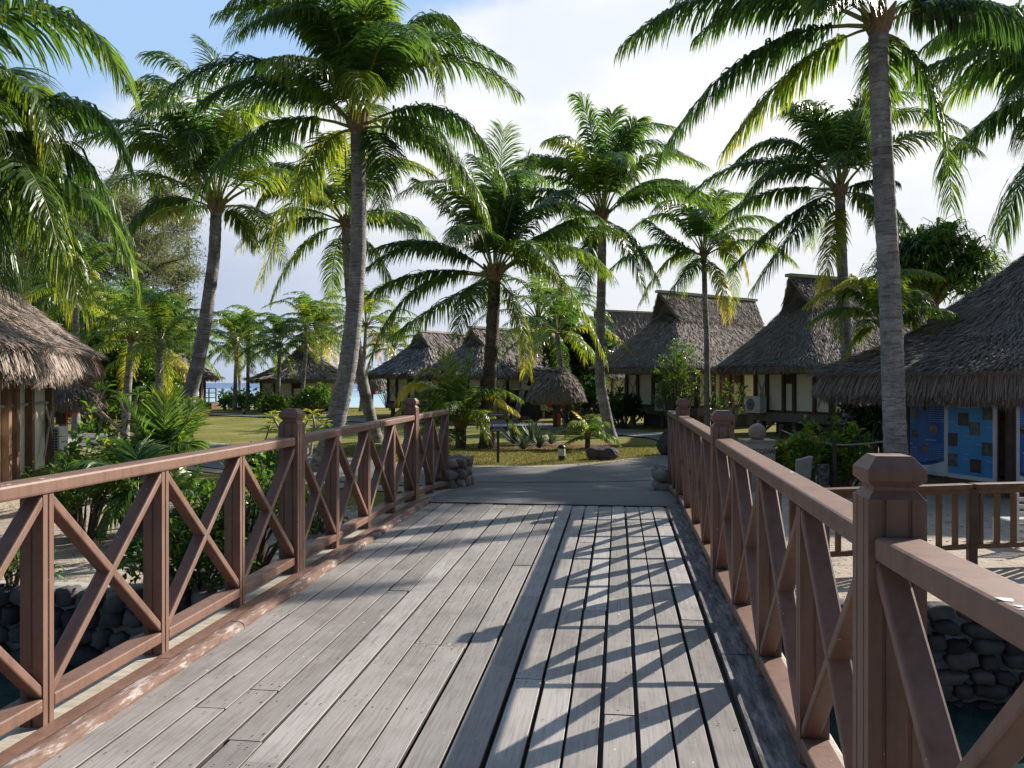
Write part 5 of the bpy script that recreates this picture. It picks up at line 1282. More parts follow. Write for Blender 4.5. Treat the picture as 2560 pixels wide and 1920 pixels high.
# near hut on the left: its long sunlit wall runs away from the bridge
def near_hut():
    rng = np.random.default_rng(77)
    a, b = P(-69, 957, 12.8), P(118, 957, 17.2)          # wall line
    d = Vector((b.x - a.x, b.y - a.y, 0)); wl = d.length; d.normalize(); n = Vector((d.y, -d.x, 0))   # n points right, to the sun
    Wd_w = 4.6; mid = (a + b) / 2; c0 = mid - n * Wd_w / 2
    O = Vector((c0.x, c0.y, 0.0)); g = H(O.x, O.y)
    root = thing('thatched_hut', 'near thatched hut on the left with a shaggy sunlit fringe and brown posts', 'hut', (O.x, O.y, g))
    Wd = lambda x, y, z: Vector((O.x, O.y, 0)) + d * x + n * y + Vector((0, 0, z))
    R = np.array([list(d), list(n), [0, 0, 1]]).T
    XA, YA, OA = np.array(list(d)), np.array(list(n)), np.array([O.x, O.y, 0.0])
    floor, eave, top = -0.02, 2.28, 5.15
    EL, EW = wl + 2.1, Wd_w + 2.0
    def surf(u, t):
        u, t = np.asarray(u), np.asarray(t)
        A = EL / 2 + (1.0 - EL / 2) * t; B = EW / 2 + (0.05 - EW / 2) * t; pw = 7.0 + 12 * np.clip(t, 0, 1)
        th = u * 2 * np.pi; c, s = np.cos(th), np.sin(th); k = (np.abs(c) ** pw + np.abs(s) ** pw) ** (-1 / pw)
        z = eave + (top - eave) * np.sign(t) * np.abs(t) ** 1.15
        return OA + (A * c * k)[:, None] * XA + (B * s * k)[:, None] * YA + np.asarray(z)[:, None] * np.array((0, 0, 1.0))
    roof_from(surf, 'roof', M['thatch_warm'], root, 36000, 0.28, 0.016, 0.60, 46000, rng, fr_layers=6)
    mb = MB(); mb.box(Wd(0, 0, (floor + eave) / 2 + 0.1), (wl, Wd_w, eave - floor + 0.2), R); mb.build('wall', M['cream'], root)
    mb = MB(); mb.box(Wd(0, 0, floor - 0.16), (wl + 0.3, Wd_w + 0.3, 0.32), R); mb.build('floor_platform', M['pale_beam'], root)
    for zz in (12.9, 13.55, 14.25, 14.72, 15.68, 17.12):
        x = wl * (zz - 12.8) / 4.4 - wl / 2
        mb = MB(); w = 0.19; mb.box(Wd(x, Wd_w / 2 + 0.06, (floor + eave) / 2 + 0.08), (w, 0.13, eave - floor + 0.1), R); mb.build('post', M['hut_post'], root, bevel=0.006)
    mb = MB(); mb.bar(Wd(-wl / 2, Wd_w / 2 + 0.03, 1.30), Wd(wl / 2, Wd_w / 2 + 0.03, 1.30), 0.07, 0.05); mb.build('wall_rail', M['brace'], root)
    x1, x0 = wl / 2 - 0.1, wl / 2 - 0.62
    for za, zb, o in ((0.25, 1.27, 0.11), (1.27, 0.55, 0.13)):
        mb = MB(); mb.bar(Wd(x0 - 0.1, Wd_w / 2 + o, za), Wd(x1 + 0.05, Wd_w / 2 + o, zb), 0.02, 0.07); mb.build('brace', M['brace'], root)
    for y in np.linspace(-Wd_w / 2, Wd_w / 2, 5):
        mb = MB(); mb.box(Wd(wl / 2 + 0.04, y, (floor + eave) / 2 + 0.08), (0.12, 0.16, eave - floor + 0.1), R); mb.build('post', M['hut_post'], root)
    # outdoor unit of the air conditioner hung on the wall
    ac = thing('air_conditioner', 'white air conditioner unit on the near left hut, its dark grid facing the bridge', 'air conditioner', Wd(wl / 2 - 0.25, Wd_w / 2 + 0.45, 0.25))
    mb = MB(); cx, cy, cz = wl / 2 + 0.28, Wd_w / 2 + 0.10, 0.47
    Rv = R
    mb.box(Wd(cx, cy, cz), (0.80, 0.30, 0.62), Rv); mb.build('casing', M['white'], ac, bevel=0.012)
    mb = MB(); mb.box(Wd(cx - 0.402, cy, cz), (0.012, 0.25, 0.56), Rv); mb.build('coil', M['grille'], ac)
    mb = MB()
    for k in range(11): mb.box(Wd(cx - 0.412, cy, cz - 0.27 + 0.054 * k), (0.008, 0.26, 0.011), Rv)
    for k in range(5): mb.box(Wd(cx - 0.416, cy - 0.12 + 0.06 * k, cz), (0.008, 0.008, 0.56), Rv)
    mb.build('grille', M['white'], ac)
    mb = MB()
    for k in (-0.3, 0.3): mb.bar(Wd(cx + k, Wd_w / 2 - 0.1, cz - 0.33), Wd(cx + k, cy + 0.17, cz - 0.33), 0.04, 0.04)
    mb.build('bracket', M['grey_wood'], ac)
near_hut()
def ac_unit(label, Wd, X, Y, x, y, z, sgn=-1, wdt=0.85):
    """hung on the gable end wall, fan side out"""
    root = thing('air_conditioner', label, 'air conditioner', Wd(x, y, z - 0.3))
    R = np.array([list(X), list(Y), [0, 0, 1]]).T; mb = MB()
    mb.box(Wd(x, y, z), (0.29, wdt, 0.56), R); mb.build('casing', M['white'], root, bevel=0.012)
    mb = MB(); c = Wd(x - 0.148, y + 0.09, z)
    ring = [c + Y * (0.2 * math.cos(t)) + Vector((0, 0, 0.2 * math.sin(t))) for t in np.linspace(0, 2 * math.pi, 25)[:-1]]
    mb.ngon([list(p) for p in ring]); mb.build('fan_opening', M['grille'], root)
    mb = MB()
    for r in (0.07, 0.12, 0.17):
        pts = [c - X * 0.008 + Y * (r * math.cos(t)) + Vector((0, 0, r * math.sin(t))) for t in np.linspace(0, 2 * math.pi, 25)]
        mb.tube(pts, 0.006, 4, caps=False)
    mb.build('fan_guard', M['white'], root)
    mb = MB()
    for k in (-0.3, 0.3): mb.bar(Wd(x + 0.3, y + k, z - 0.3), Wd(x - 0.15, y + k, z - 0.3), 0.04, 0.04)
    mb.build('bracket', M['grey_wood'], root)
ac_unit('white air conditioner unit on the end wall of the left tall bungalow', W1, X1, Y1_, -2.8 - 0.30, -0.45, 0.93, wdt=0.72)
ac_unit('white air conditioner unit on the end wall of the right tall bungalow, left corner', W2, X2, Y2_, -2.8 - 0.30, 1.35, 0.98, wdt=0.72)

# ---------------------------------------------------------------- round thatched things
def cone_surf(c, prof):
    prof = np.array(prof, float); tt = np.linspace(0, 1, len(prof)); c = np.array(list(c), float)
    def surf(u, t):
        t = np.asarray(t); th = np.asarray(u) * 2 * np.pi
        r = np.interp(t, tt, prof[:, 0]) + np.where(t < 0, -t * 0.6, 0); z = np.interp(t, tt, prof[:, 1]) + np.where(t < 0, t * 0.6, 0)
        return c + np.stack([r * np.cos(th), r * np.sin(th), z], -1)
    return surf
def kiosk(label, base, zc, r, h0, h1, seed, post=True, red=True):
    rng = np.random.default_rng(9000 + seed); b = P(base[0], base[1], zc); b.z = H(b.x, b.y)
    root = thing('phone_kiosk', label, 'kiosk', b)
    k = h1 - h0
    roof_from(cone_surf(b, [(r, h0 + 0.12), (r * 0.88, h0 + k * 0.38), (r * 0.6, h0 + k * 0.70), (r * 0.28, h0 + k * 0.93), (0.03, h1)]), 'roof', M['thatch_dark'], root, 5200, 0.28, 0.028, 0.30, 3400, rng, nu=40)
    mb = MB(); mb.lathe([(0.11, 0), (0.10, h1 - 0.2)], b, 10); mb.build('column', M['paint_dark'], root, smooth=True)
    mb = MB(); mb.box(b + Vector((0, 0, 0.09)), (0.52, 0.46, 0.26)); mb.build('base', M['concrete'], root, bevel=0.02)
    back = Vector((-SA, CA, 0)); rt = Vector((CA, SA, 0)); R = np.array([list(rt), list(back), [0, 0, 1]]).T
    for sx in (-1, 1):
        mb = MB()
        c = b + rt * (sx * 0.2) + Vector((0, 0, h0 + 0.02))
        ring = [[(x, y, z) for x, y in ((-.15, -.17), (.15, -.17), (.15, .17), (-.15, .17))] for z in (-0.20, 0.20)]
        mb.loft([[list(c + rt * (x * k_) + back * y + Vector((0, 0, z))) for x, y, _ in ring[0]] for k_, z in ((0.55, -0.34), (1.0, -0.12), (1.0, 0.24), (0.7, 0.34))])
        mb.build('phone_hood', M['red'], root, bevel=0.02)
    mb = MB(); mb.box(b + rt * 0.09 - back * 0.13 + Vector((0, 0, 0.75)), (0.13, 0.05, 0.95), R); mb.build('strip', M['red'], root)
    mb = MB(); mb.box(b + rt * 0.02 - back * 0.17 + Vector((0, 0, h0 - 0.35)), (0.2, 0.12, 0.3), R); mb.build('telephone', M['black'], root, bevel=0.01)
    return root
kiosk('thatched phone kiosk with red hoods on a concrete base, in the middle of the lawn', (1390, 1084), 28.2, 0.90, 1.18, 2.22, 1)
kiosk('thatched phone kiosk with red hood peeping out beside the near left hut', (158, 1100), 22, 0.92, 1.12, 2.0, 2)
def parasol(label, px, zc, r, z0, z1, seed):
    rng = np.random.default_rng(9500 + seed); b = P(px, 957, zc); b.z = H(b.x, b.y)
    root = thing('thatched_parasol', label, 'parasol', b)
    roof_from(cone_surf(b, [(r, z0), (r * 0.9, z0 + (z1 - z0) * 0.45), (r * 0.55, z0 + (z1 - z0) * 0.85), (0.03, z1)]), 'roof', M['thatch'], root, 1500, 0.35, 0.05, 0.3, 900, rng, nu=28)
    mb = MB(); mb.lathe([(0.09, 0), (0.08, z1 - 0.1)], b, 8); mb.build('pole', M['dark_wood'], root, smooth=True)
    mb = MB(); mb.box(b + Vector((0, 0, z0 - 0.28)), (0.5, 0.35, 0.45)); mb.build('phone_hood', M['red'], root, bevel=0.03)
parasol('small thatched parasol with a red box under it, right of the slanting pale trunk', 930, 48, 0.72, 1.55, 2.35, 1)
def pavilion():
    rng = np.random.default_rng(9700)
    K = 1.146; D, az = 20.0, D2R(32.5); c = P(1280 + F * math.tan(az), 957, D * math.cos(az)); g = H(c.x, c.y)
    c = Vector((c.x, c.y, 0))
    root = thing('thatched_pavilion', 'large thatched information pavilion on the right, shaggy low eave over blue boards', 'pavilion', (c.x, c.y, g))
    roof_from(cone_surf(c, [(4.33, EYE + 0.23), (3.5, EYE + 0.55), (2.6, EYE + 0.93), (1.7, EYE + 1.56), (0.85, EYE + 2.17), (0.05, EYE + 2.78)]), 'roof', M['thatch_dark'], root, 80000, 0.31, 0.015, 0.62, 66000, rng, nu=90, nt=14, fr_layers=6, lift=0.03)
    toc = Vector((-c.x, -c.y, 0)).normalized()
    def at_px(px, r):
        """point of the circle of radius r round the pavilion on the near side at photo column px"""
        d = P(px, 957, 1.0); d = Vector((d.x, d.y, 0)).normalized(); bq = d.dot(c); disc = bq * bq - c.length_squared + r * r
        return d * (bq - math.sqrt(max(disc, 0)))
    for px in (2527, 2262, 2800):
        p = at_px(px, 3.7); mb = MB(); mb.tube([(p.x, p.y, g - 0.1), (p.x, p.y, EYE + 0.35)], 0.085, 10); mb.build('post', M['dark_wood'], root, smooth=True)
    for a in (0.2, 1.0, 1.8, 2.6): 
        p = c + Vector((math.cos(a), math.sin(a), 0)) * 3.7; mb = MB(); mb.tube([(p.x, p.y, g - 0.1), (p.x, p.y, EYE + 0.35)], 0.085, 10); mb.build('post', M['dark_wood'], root, smooth=True)
    mb = MB(); q = c + toc * 0.9; s = Vector((-toc.y, toc.x, 0)); R = np.array([list(s), list(toc), [0, 0, 1]]).T
    mb.box((q.x, q.y, g + 0.55), (3.4, 0.6, 1.1), R); mb.build('counter', M['dark_wood'], root, bevel=0.01)
    mb = MB(); q = c - toc * 1.9; mb.box((q.x, q.y, g + 1.1), (5.0, 0.12, 2.3), R); mb.build('back_screen', M['dark_wood'], root)
    return root, c, g
PAV, PAVC, PAVG = pavilion()

# ---------------------------------------------------------------- information boards
def flat_mat(name, rgb, rough=0.5):
    m, nt, b, out = new_mat(name); b.inputs['Base Color'].default_value = (*rgb, 1); b.inputs['Roughness'].default_value = rough; return m
M['blue_a'] = simple('sea_blue_print', (0.05, 0.21, 0.55), (0.03, 0.11, 0.40), 2.2, 0.4, 0)
M['blue_b'] = simple('lagoon_blue_print', (0.07, 0.38, 0.72), (0.05, 0.28, 0.60), 1.6, 0.4, 0)
M['navy'] = flat_mat('navy_print', (0.02, 0.045, 0.18))
M['print_white'] = flat_mat('white_print', (0.72, 0.78, 0.85))
M['frame_white'] = simple('white_board_frame', (0.72, 0.73, 0.76), (0.6, 0.61, 0.64), 3, 0.5, 0)
M['print_pale'] = flat_mat('pale_blue_print', (0.36, 0.45, 0.58))
PHOTO = []
for i, (a, b) in enumerate((((0.14, 0.16, 0.12), (0.03, 0.04, 0.03)), ((0.30, 0.16, 0.12), (0.06, 0.05, 0.04)), ((0.20, 0.22, 0.20), (0.03, 0.035, 0.04)), ((0.22, 0.24, 0.08), (0.05, 0.10, 0.06)), ((0.12, 0.07, 0.06), (0.05, 0.03, 0.03)), ((0.5, 0.32, 0.2), (0.08, 0.1, 0.06)))):
    PHOTO.append(simple('printed_photo', a, b, 11, 0.4, 0))
def board(label, pa, pb, z0, z1, kind, seed):
    """pa, pb: left and right feet of the panel as world points"""
    rng = np.random.default_rng(seed)
    pa, pb = Vector((pa.x, pa.y, 0)), Vector((pb.x, pb.y, 0)); d = (pb - pa); W = d.length; d.normalize(); n = Vector((d.y, -d.x, 0))
    root = thing('information_board', label, 'notice board', ((pa.x + pb.x) / 2, (pa.y + pb.y) / 2, z0), 'blue information boards under the pavilion eave')
    Hh = z1 - z0
    at = lambda u, v, o=0.0: pa + d * (u * W) + Vector((0, 0, z0 + v * Hh)) + n * o
    R = np.array([list(d), list(n), [0, 0, 1]]).T
    mb = MB(); mb.box(at(0.5, 0.5, 0), (W, 0.03, Hh), R); mb.build('panel', M['blue_a'] if kind != 1 else M['blue_b'], root)
    mb = MB()
    for u in (0.0, 1.0): mb.box(at(u, 0.5, 0.004), (0.05, 0.045, Hh + 0.05), R)
    mb.box(at(0.5, 0.0, 0.006), (W - 0.052, 0.045, 0.07), R); mb.build('frame', M['frame_white'], root)
    def quad(m, u0, v0, u1, v1, o): m.add([list(at(u0, v0, o)), list(at(u1, v0, o)), list(at(u1, v1, o)), list(at(u0, v1, o))], quads=[(0, 1, 2, 3)])
    def disc(m, u, v, r, o, k=20): m.ngon([list(at(u + r / W * math.cos(t), v + r / Hh * math.sin(t), o)) for t in np.linspace(0, 2 * math.pi, k + 1)[:-1]])
    def curve(m, pts, w, o):
        for (a0, b0), (a1, b1) in zip(pts[:-1], pts[1:]):
            m.add([list(at(a0, b0 - w, o)), list(at(a1, b1 - w, o)), list(at(a1, b1 + w, o)), list(at(a0, b0 + w, o))], quads=[(0, 1, 2, 3)])
    tx = MB()
    if kind != 1:
        for (u0, u1, v0, rows) in ((0.06, 0.34, 0.80, 9), (0.64, 0.96, 0.82, 9), (0.56, 0.96, 0.34, 8), (0.10, 0.38, 0.28, 6)):
            quad(tx, u0, v0 + 0.045, u0 + (u1 - u0) * 0.6, v0 + 0.062, 0.021)
            for r in range(rows):
                u = u0
                while u < u1 - 0.03:
                    l = rng.uniform(0.03, 0.09); quad(tx, u, v0 - r * 0.026, min(u + l, u1), v0 - r * 0.026 + 0.006, 0.021); u += l + 0.018
        for i, (u, v, r) in enumerate(((0.30, 0.70, 0.10), (0.56, 0.80, 0.085), (0.74, 0.52, 0.095), (0.32, 0.46, 0.085), (0.54, 0.28, 0.09), (0.14, 0.58, 0.08))):
            m2 = MB(); disc(m2, u, v, r, 0.020); m2.build('photo_print', PHOTO[(i + seed) % 6], root)
        wv = MB()
        pts = [(u, 0.115 + 0.05 * math.sin(2.6 * u + 3.6) + 0.05 * u ** 2) for u in np.linspace(0.02, 0.98, 18)]
        for (a0, b0), (a1, b1) in zip(pts[:-1], pts[1:]): wv.add([list(at(a0, 0.02, 0.0175)), list(at(a1, 0.02, 0.0175)), list(at(a1, b1, 0.0175)), list(at(a0, b0, 0.0175))], quads=[(0, 1, 2, 3)])
        wv.build('wave_print', M['print_white'], root)
        nv = MB(); curve(nv, [(u, v + 0.03) for u, v in pts], 0.012, 0.019); nv.build('wave_line', M['navy'], root)
    else:
        for i, (u, v) in enumerate(((0.36, 0.66), (0.88, 0.74), (0.60, 0.56), (0.12, 0.42), (0.86, 0.34), (0.12, 0.18), (0.62, 0.14))):
            m2 = MB(); quad(m2, u - 0.115, v - 0.075, u + 0.115, v + 0.075, 0.020); m2.build('photo_print', PHOTO[(i * 2 + seed) % 6], root)
        nv = MB(); pts = [(u, 0.845 - 0.05 * math.sin(math.pi * (u - 0.02) / 0.8)) for u in np.linspace(0.03, 0.8, 14)]
        for (a0, b0), (a1, b1) in zip(pts[:-1], pts[1:]): nv.add([list(at(a0, b0, 0.0175)), list(at(a1, b1, 0.0175)), list(at(a1, 0.975, 0.0175)), list(at(a0, 0.975, 0.0175))], quads=[(0, 1, 2, 3)])
        nv.build('title_band', M['navy'], root)
        curve(tx, pts, 0.007, 0.021)
        ring = [(0.15 + 0.075 * math.cos(t), 0.855 + 0.055 * math.sin(t)) for t in np.linspace(0, 2 * math.pi, 25)]
        for (a0, b0), (a1, b1) in zip(ring[:-1], ring[1:]):
            k = 0.82; c0, c1 = 0.15, 0.855
            tx.add([list(at(a0, b0, 0.022)), list(at(a1, b1, 0.022)), list(at(c0 + (a1 - c0) * k, c1 + (b1 - c1) * k, 0.022)), list(at(c0 + (a0 - c0) * k, c1 + (b0 - c1) * k, 0.022))], quads=[(0, 1, 2, 3)])
        quad(tx, 0.33, 0.865, 0.60, 0.90, 0.022); quad(tx, 0.2, 0.935, 0.36, 0.96, 0.022); quad(tx, 0.39, 0.94, 0.46, 0.955, 0.022)
        for u, v in ((0.05, 0.62), (0.60, 0.70), (0.36, 0.47), (0.62, 0.38), (0.86, 0.58), (0.36, 0.26), (0.36, 0.20), (0.84, 0.2)): quad(tx, u, v, u + 0.13, v + 0.008, 0.021)
    tx.build('printed_text', M['print_pale'], root)
    return root
bz0 = EYE - 1.66
b0, b1, b2 = P(2256, 957, 16.2), P(2366, 957, 15.2), P(2488, 957, 14.2)
board('left blue information board with round photographs, partly behind the big grey trunk', b0, b1, bz0, EYE - 0.12, 0, 3)
board('middle blue information board with square photographs and a looping line', b1 + (b2 - b1) * 0.03, b2, bz0, EYE - 0.12, 1, 4)
b3, b4 = P(2547, 957, 13.8), P(2670, 957, 13.2)
board('blue information board cut by the right edge of the photo', b3, b4, bz0, EYE - 0.12, 0, 5)
mb = MB()
for p in (b0, b1, b2):
    mb.bar((p.x + 0.02, p.y + 0.03, H(p.x, p.y) - 0.05), (p.x + 0.02, p.y + 0.03, EYE - 0.1), 0.07, 0.07)
mb.build('board_support', M['dark_wood'], PAV)

# ---------------------------------------------------------------- fence, rope posts and small things on the right
def picket_fence():
    zt, zb = EYE - 1.085, EYE - 1.745
    ch = [P(1985, 957, 8.35), P(2430, 957, 8.86), P(2760, 957, 9.15)]
    root = thing('picket_fence', 'low brown wooden baluster fence along the canal on the right bank', 'fence', (ch[1].x, ch[1].y, -0.24))
    for k in range(2):
        a, b = Vector((ch[k].x, ch[k].y, 0)), Vector((ch[k + 1].x, ch[k + 1].y, 0)); d = (b - a).normalized(); L = (b - a).length
        mt = M['orange_wood']
        mb = MB(); mb.bar(a + Vector((0, 0, zt)), b - d * 0.045 + Vector((0, 0, zt)), 0.13, 0.045); mb.bar(a + Vector((0, 0, zt - 0.055)), b - d * 0.045 + Vector((0, 0, zt - 0.055)), 0.05, 0.06); mb.build('top_rail', mt, root, bevel=0.006)
        mb = MB(); mb.bar(a + Vector((0, 0, zb + 0.02)), b - d * 0.045 + Vector((0, 0, zb + 0.02)), 0.045, 0.05); mb.build('bottom_rail', mt, root)
        nb = int(L / 0.20)
        for i in range(nb):
            p = a + d * (0.1 + i * 0.20)
            if L - (0.1 + i * 0.2) < 0.09: continue
            mb = MB(); mb.bar(p + Vector((0, 0, zb + 0.046)), p + Vector((0, 0, zt - 0.086)), 0.055, 0.035, up=d); mb.build('baluster', mt, root)
    for p, m in ((ch[0], 'orange_wood'), (ch[1], 'dark_wood'), (ch[2], 'dark_wood')):
        mb = MB(); mb.box((p.x, p.y, (zt - 0.03 + H(p.x, p.y) - 0.1) / 2), (0.085, 0.085, zt - 0.03 - H(p.x, p.y) + 0.1)); mb.build('post', M[m], root)
picket_fence()
def rope_post(label, px, py, h, r, grp='dark posts of the rope fence'):
    b = on(px, py); mb = MB(); mb.tube([b + Vector((0, 0, -0.1)), b + Vector((0, 0, h * 0.5)), b + Vector((0, 0, h))], r, 12)
    return tag(mb.build('rope_post', M['dark_wood'], smooth=False, loc=b), label, 'post', grp), b + Vector((0, 0, h))
_, ra = rope_post('rope fence post beside the cream stone plinth', 1953, 1186, 1.0, 0.047)
_, rb = rope_post('rope fence post standing in front of the sunlit bush', 2086, 1238, 0.95, 0.040)
def rope(label, a, b, sag, r=0.014):
    mb = MB(); pts = [a.lerp(b, t) - Vector((0, 0, sag * 4 * t * (1 - t))) for t in np.linspace(0, 1, 18)]
    return tag(mb.build_rope(pts, r) if False else _rope(mb, pts, r), label, 'rope')
def _rope(mb, pts, r): mb.tube(pts, r, 6); return mb.build('rope', M['rope'], smooth=True)
rope('rope drooping between the two rope fence posts', ra - Vector((0, 0, 0.10)), rb - Vector((0, 0, 0.08)), 0.05)
trk = P(2238, 1098, 13.5)
rope('rope running from the front rope post to the big grey palm trunk', rb - Vector((0, 0, 0.08)), trk, 0.03)
# rope by the path on the left
_, la = rope_post('short dark rope post by the path behind the left rail', 590, 1165, 0.42, 0.05, None)
_, lb = rope_post('short dark rope post at the foot of the tallest palm', 712, 1172, 0.42, 0.05, None)
rope('slack rope hanging between two short posts by the path on the left', la - Vector((0, 0, 0.06)), lb - Vector((0, 0, 0.06)), 0.16, 0.018)
def plinth():
    zc = 15.0; a, b = P(1866, 1108, zc), P(1943, 1108, zc); top = a.z; c = (a + b) / 2; W = (b - a).length; g = H(c.x, c.y)
    root = thing('sign_plinth', 'cream stone sign plinth with a brown ball on its cap, behind the right rail', 'monument', (c.x, c.y, g))
    rt = Vector((CA, SA, 0)); back = Vector((-SA, CA, 0)); R = np.array([list(rt), list(back), [0, 0, 1]]).T
    ctr = Vector((c.x, c.y, 0)) + back * W / 2
    mb = MB(); mb.box(ctr + Vector((0, 0, (g + top) / 2 - 0.05)), (W * 0.93, W * 0.93, top - g + 0.1), R); mb.build('block', M['plinth'], root, bevel=0.01)
    mb = MB(); mb.box(ctr + Vector((0, 0, top + 0.026)), (W * 1.03, W * 1.03, 0.052), R); mb.build('cap', M['terracotta'], root, bevel=0.008)
    mb = MB(); r = 0.16; mb.lathe([(max(0.002, r * math.sin(t)), -r * math.cos(t)) for t in np.linspace(0.35, math.pi, 16)], ctr + Vector((0, 0, top + 0.045 + r * 0.85)), 24); mb.build('ball', M['terracotta'], root, smooth=True)
    cu = bpy.data.curves.new('lettering', 'FONT'); cu.body = 'FETCGDWS'; cu.size = 0.115; cu.extrude = 0.004; cu.align_x = 'CENTER'
    t = bpy.data.objects.new('lettering', cu); COL.objects.link(t)
    dg = bpy.context.evaluated_depsgraph_get(); me = bpy.data.meshes.new_from_object(t.evaluated_get(dg)); bpy.data.objects.remove(t)
    o = bpy.data.objects.new('lettering', me); COL.objects.link(o); me.materials.clear(); me.materials.append(M['dark_wood'])
    mw = Matrix((list(rt) + [0], [0, 0, 1, 0], list(-back) + [0], [0, 0, 0, 1])).to_3x3().transposed().to_4x4()
    mw.translation = ctr - back * (W * 0.465 + 0.004) + Vector((0, 0, top - 0.19)) + rt * 0.0
    o.parent = root; o.matrix_parent_inverse = Matrix.Identity(4); o.matrix_basis = Matrix.Translation(-Vector(root.location)) @ mw
M['plinth'] = simple('cream_stone', (0.58, 0.51, 0.41), (0.46, 0.40, 0.32), 8, 0.8, 0.2)
plinth()
def slab(label, px, py, w, d, h, mat, seed, name, cat, lean=0.0, round_=False):
    rng = np.random.default_rng(seed); b = on(px, py); mb = MB()
    if round_:
        mb.tube([b - Vector((0, 0, 0.06)), b + Vector((0, 0, h * .5)), b + Vector((lean, 0, h))], [w / 2, w / 2 * 0.97, w / 2 * 1.03], 14)
    else:
        rings = []
        for t in np.linspace(0, 1, 5):
            k = 1 + 0.12 * math.sin(t * 3 + seed); s = [(-w / 2, -d / 2), (w * 0.1, -d * 0.6), (w / 2, -d / 2), (w * 0.55, 0), (w / 2, d / 2), (-w / 2, d / 2)]
            rings.append([list(b + Vector((x * k + rng.normal(0, 0.012) + lean * t, y * k, -0.08 + t * (h + 0.08) + (0.07 * (x / w) if t == 1 else 0)))) for x, y in s])
        mb.loft(rings)
    return tag(mb.build(name, M[mat], smooth=False, loc=b, bevel=0.015), label, cat)
slab('upright grey stone slab between the plinth and the sunlit bush', 2008, 1244, 0.25, 0.2, 0.66, 'stone_grey' if 'stone_grey' in M else 'concrete', 3, 'standing_stone', 'stone')
slab('short round black stump in front of the sunlit bush', 2058, 1240, 0.195, 0.2, 0.54, 'black_wood' if 'black_wood' in M else 'char', 4, 'wooden_stump', 'stump', round_=True)
mb = MB(); hb = on(1960, 1222)
mb.tube([hb + Vector((0.5 * math.cos(t) - 0.2, 0.25 * math.sin(t), 0.42 + 0.02 * math.sin(3 * t))) for t in np.linspace(0, 2 * math.pi, 26)], 0.03, 8, caps=False)
for k in (0.6, 2.4, 4.4):
    q = hb + Vector((0.5 * math.cos(k) - 0.2, 0.25 * math.sin(k), 0.40)); mb.tube([q, (q.x, q.y, H(q.x, q.y) - 0.03)], 0.02, 6)
mb_m = flat_mat('blue_enamel', (0.06, 0.13, 0.26), 0.35)
tag(mb.build('metal_ring_stand', mb_m, smooth=True), 'blue metal ring on thin legs beside the upright stone slab', 'stand')
# slatted white chair at the right edge
def chair():
    b = P(2585, 957, 9.9); g = H(b.x, b.y); root = thing('slatted_chair', 'white slatted chair back cut off at the right edge, behind the fence', 'chair', (b.x, b.y, g))
    rt = Vector((CA, SA, 0)); back = Vector((-SA, CA, 0)); R = np.array([list(rt), list(back), [0, 0, 1]]).T; o = Vector((b.x, b.y, g))
    mb = MB()
    for k in range(6): mb.box(o + Vector((0, 0, 0.16 + 0.085 * k)), (0.36, 0.02, 0.045), R)
    mb.build('backrest', M['white'], root)
    mb = MB()
    for k in range(6): mb.box(o - back * (-0.06 - 0.07 * k) + Vector((0, 0, 0.30)), (0.36, 0.05, 0.02), R)
    mb.build('seat', M['white'], root)
    for sx in (-1, 1):
        for sy, hh in ((0, 0.66), (0.45, 0.3)):
            mb = MB(); mb.box(o + rt * (sx * 0.2) + back * sy + Vector((0, 0, hh / 2)), (0.035, 0.035, hh), R); mb.build('leg', M['white'], root)
chair()

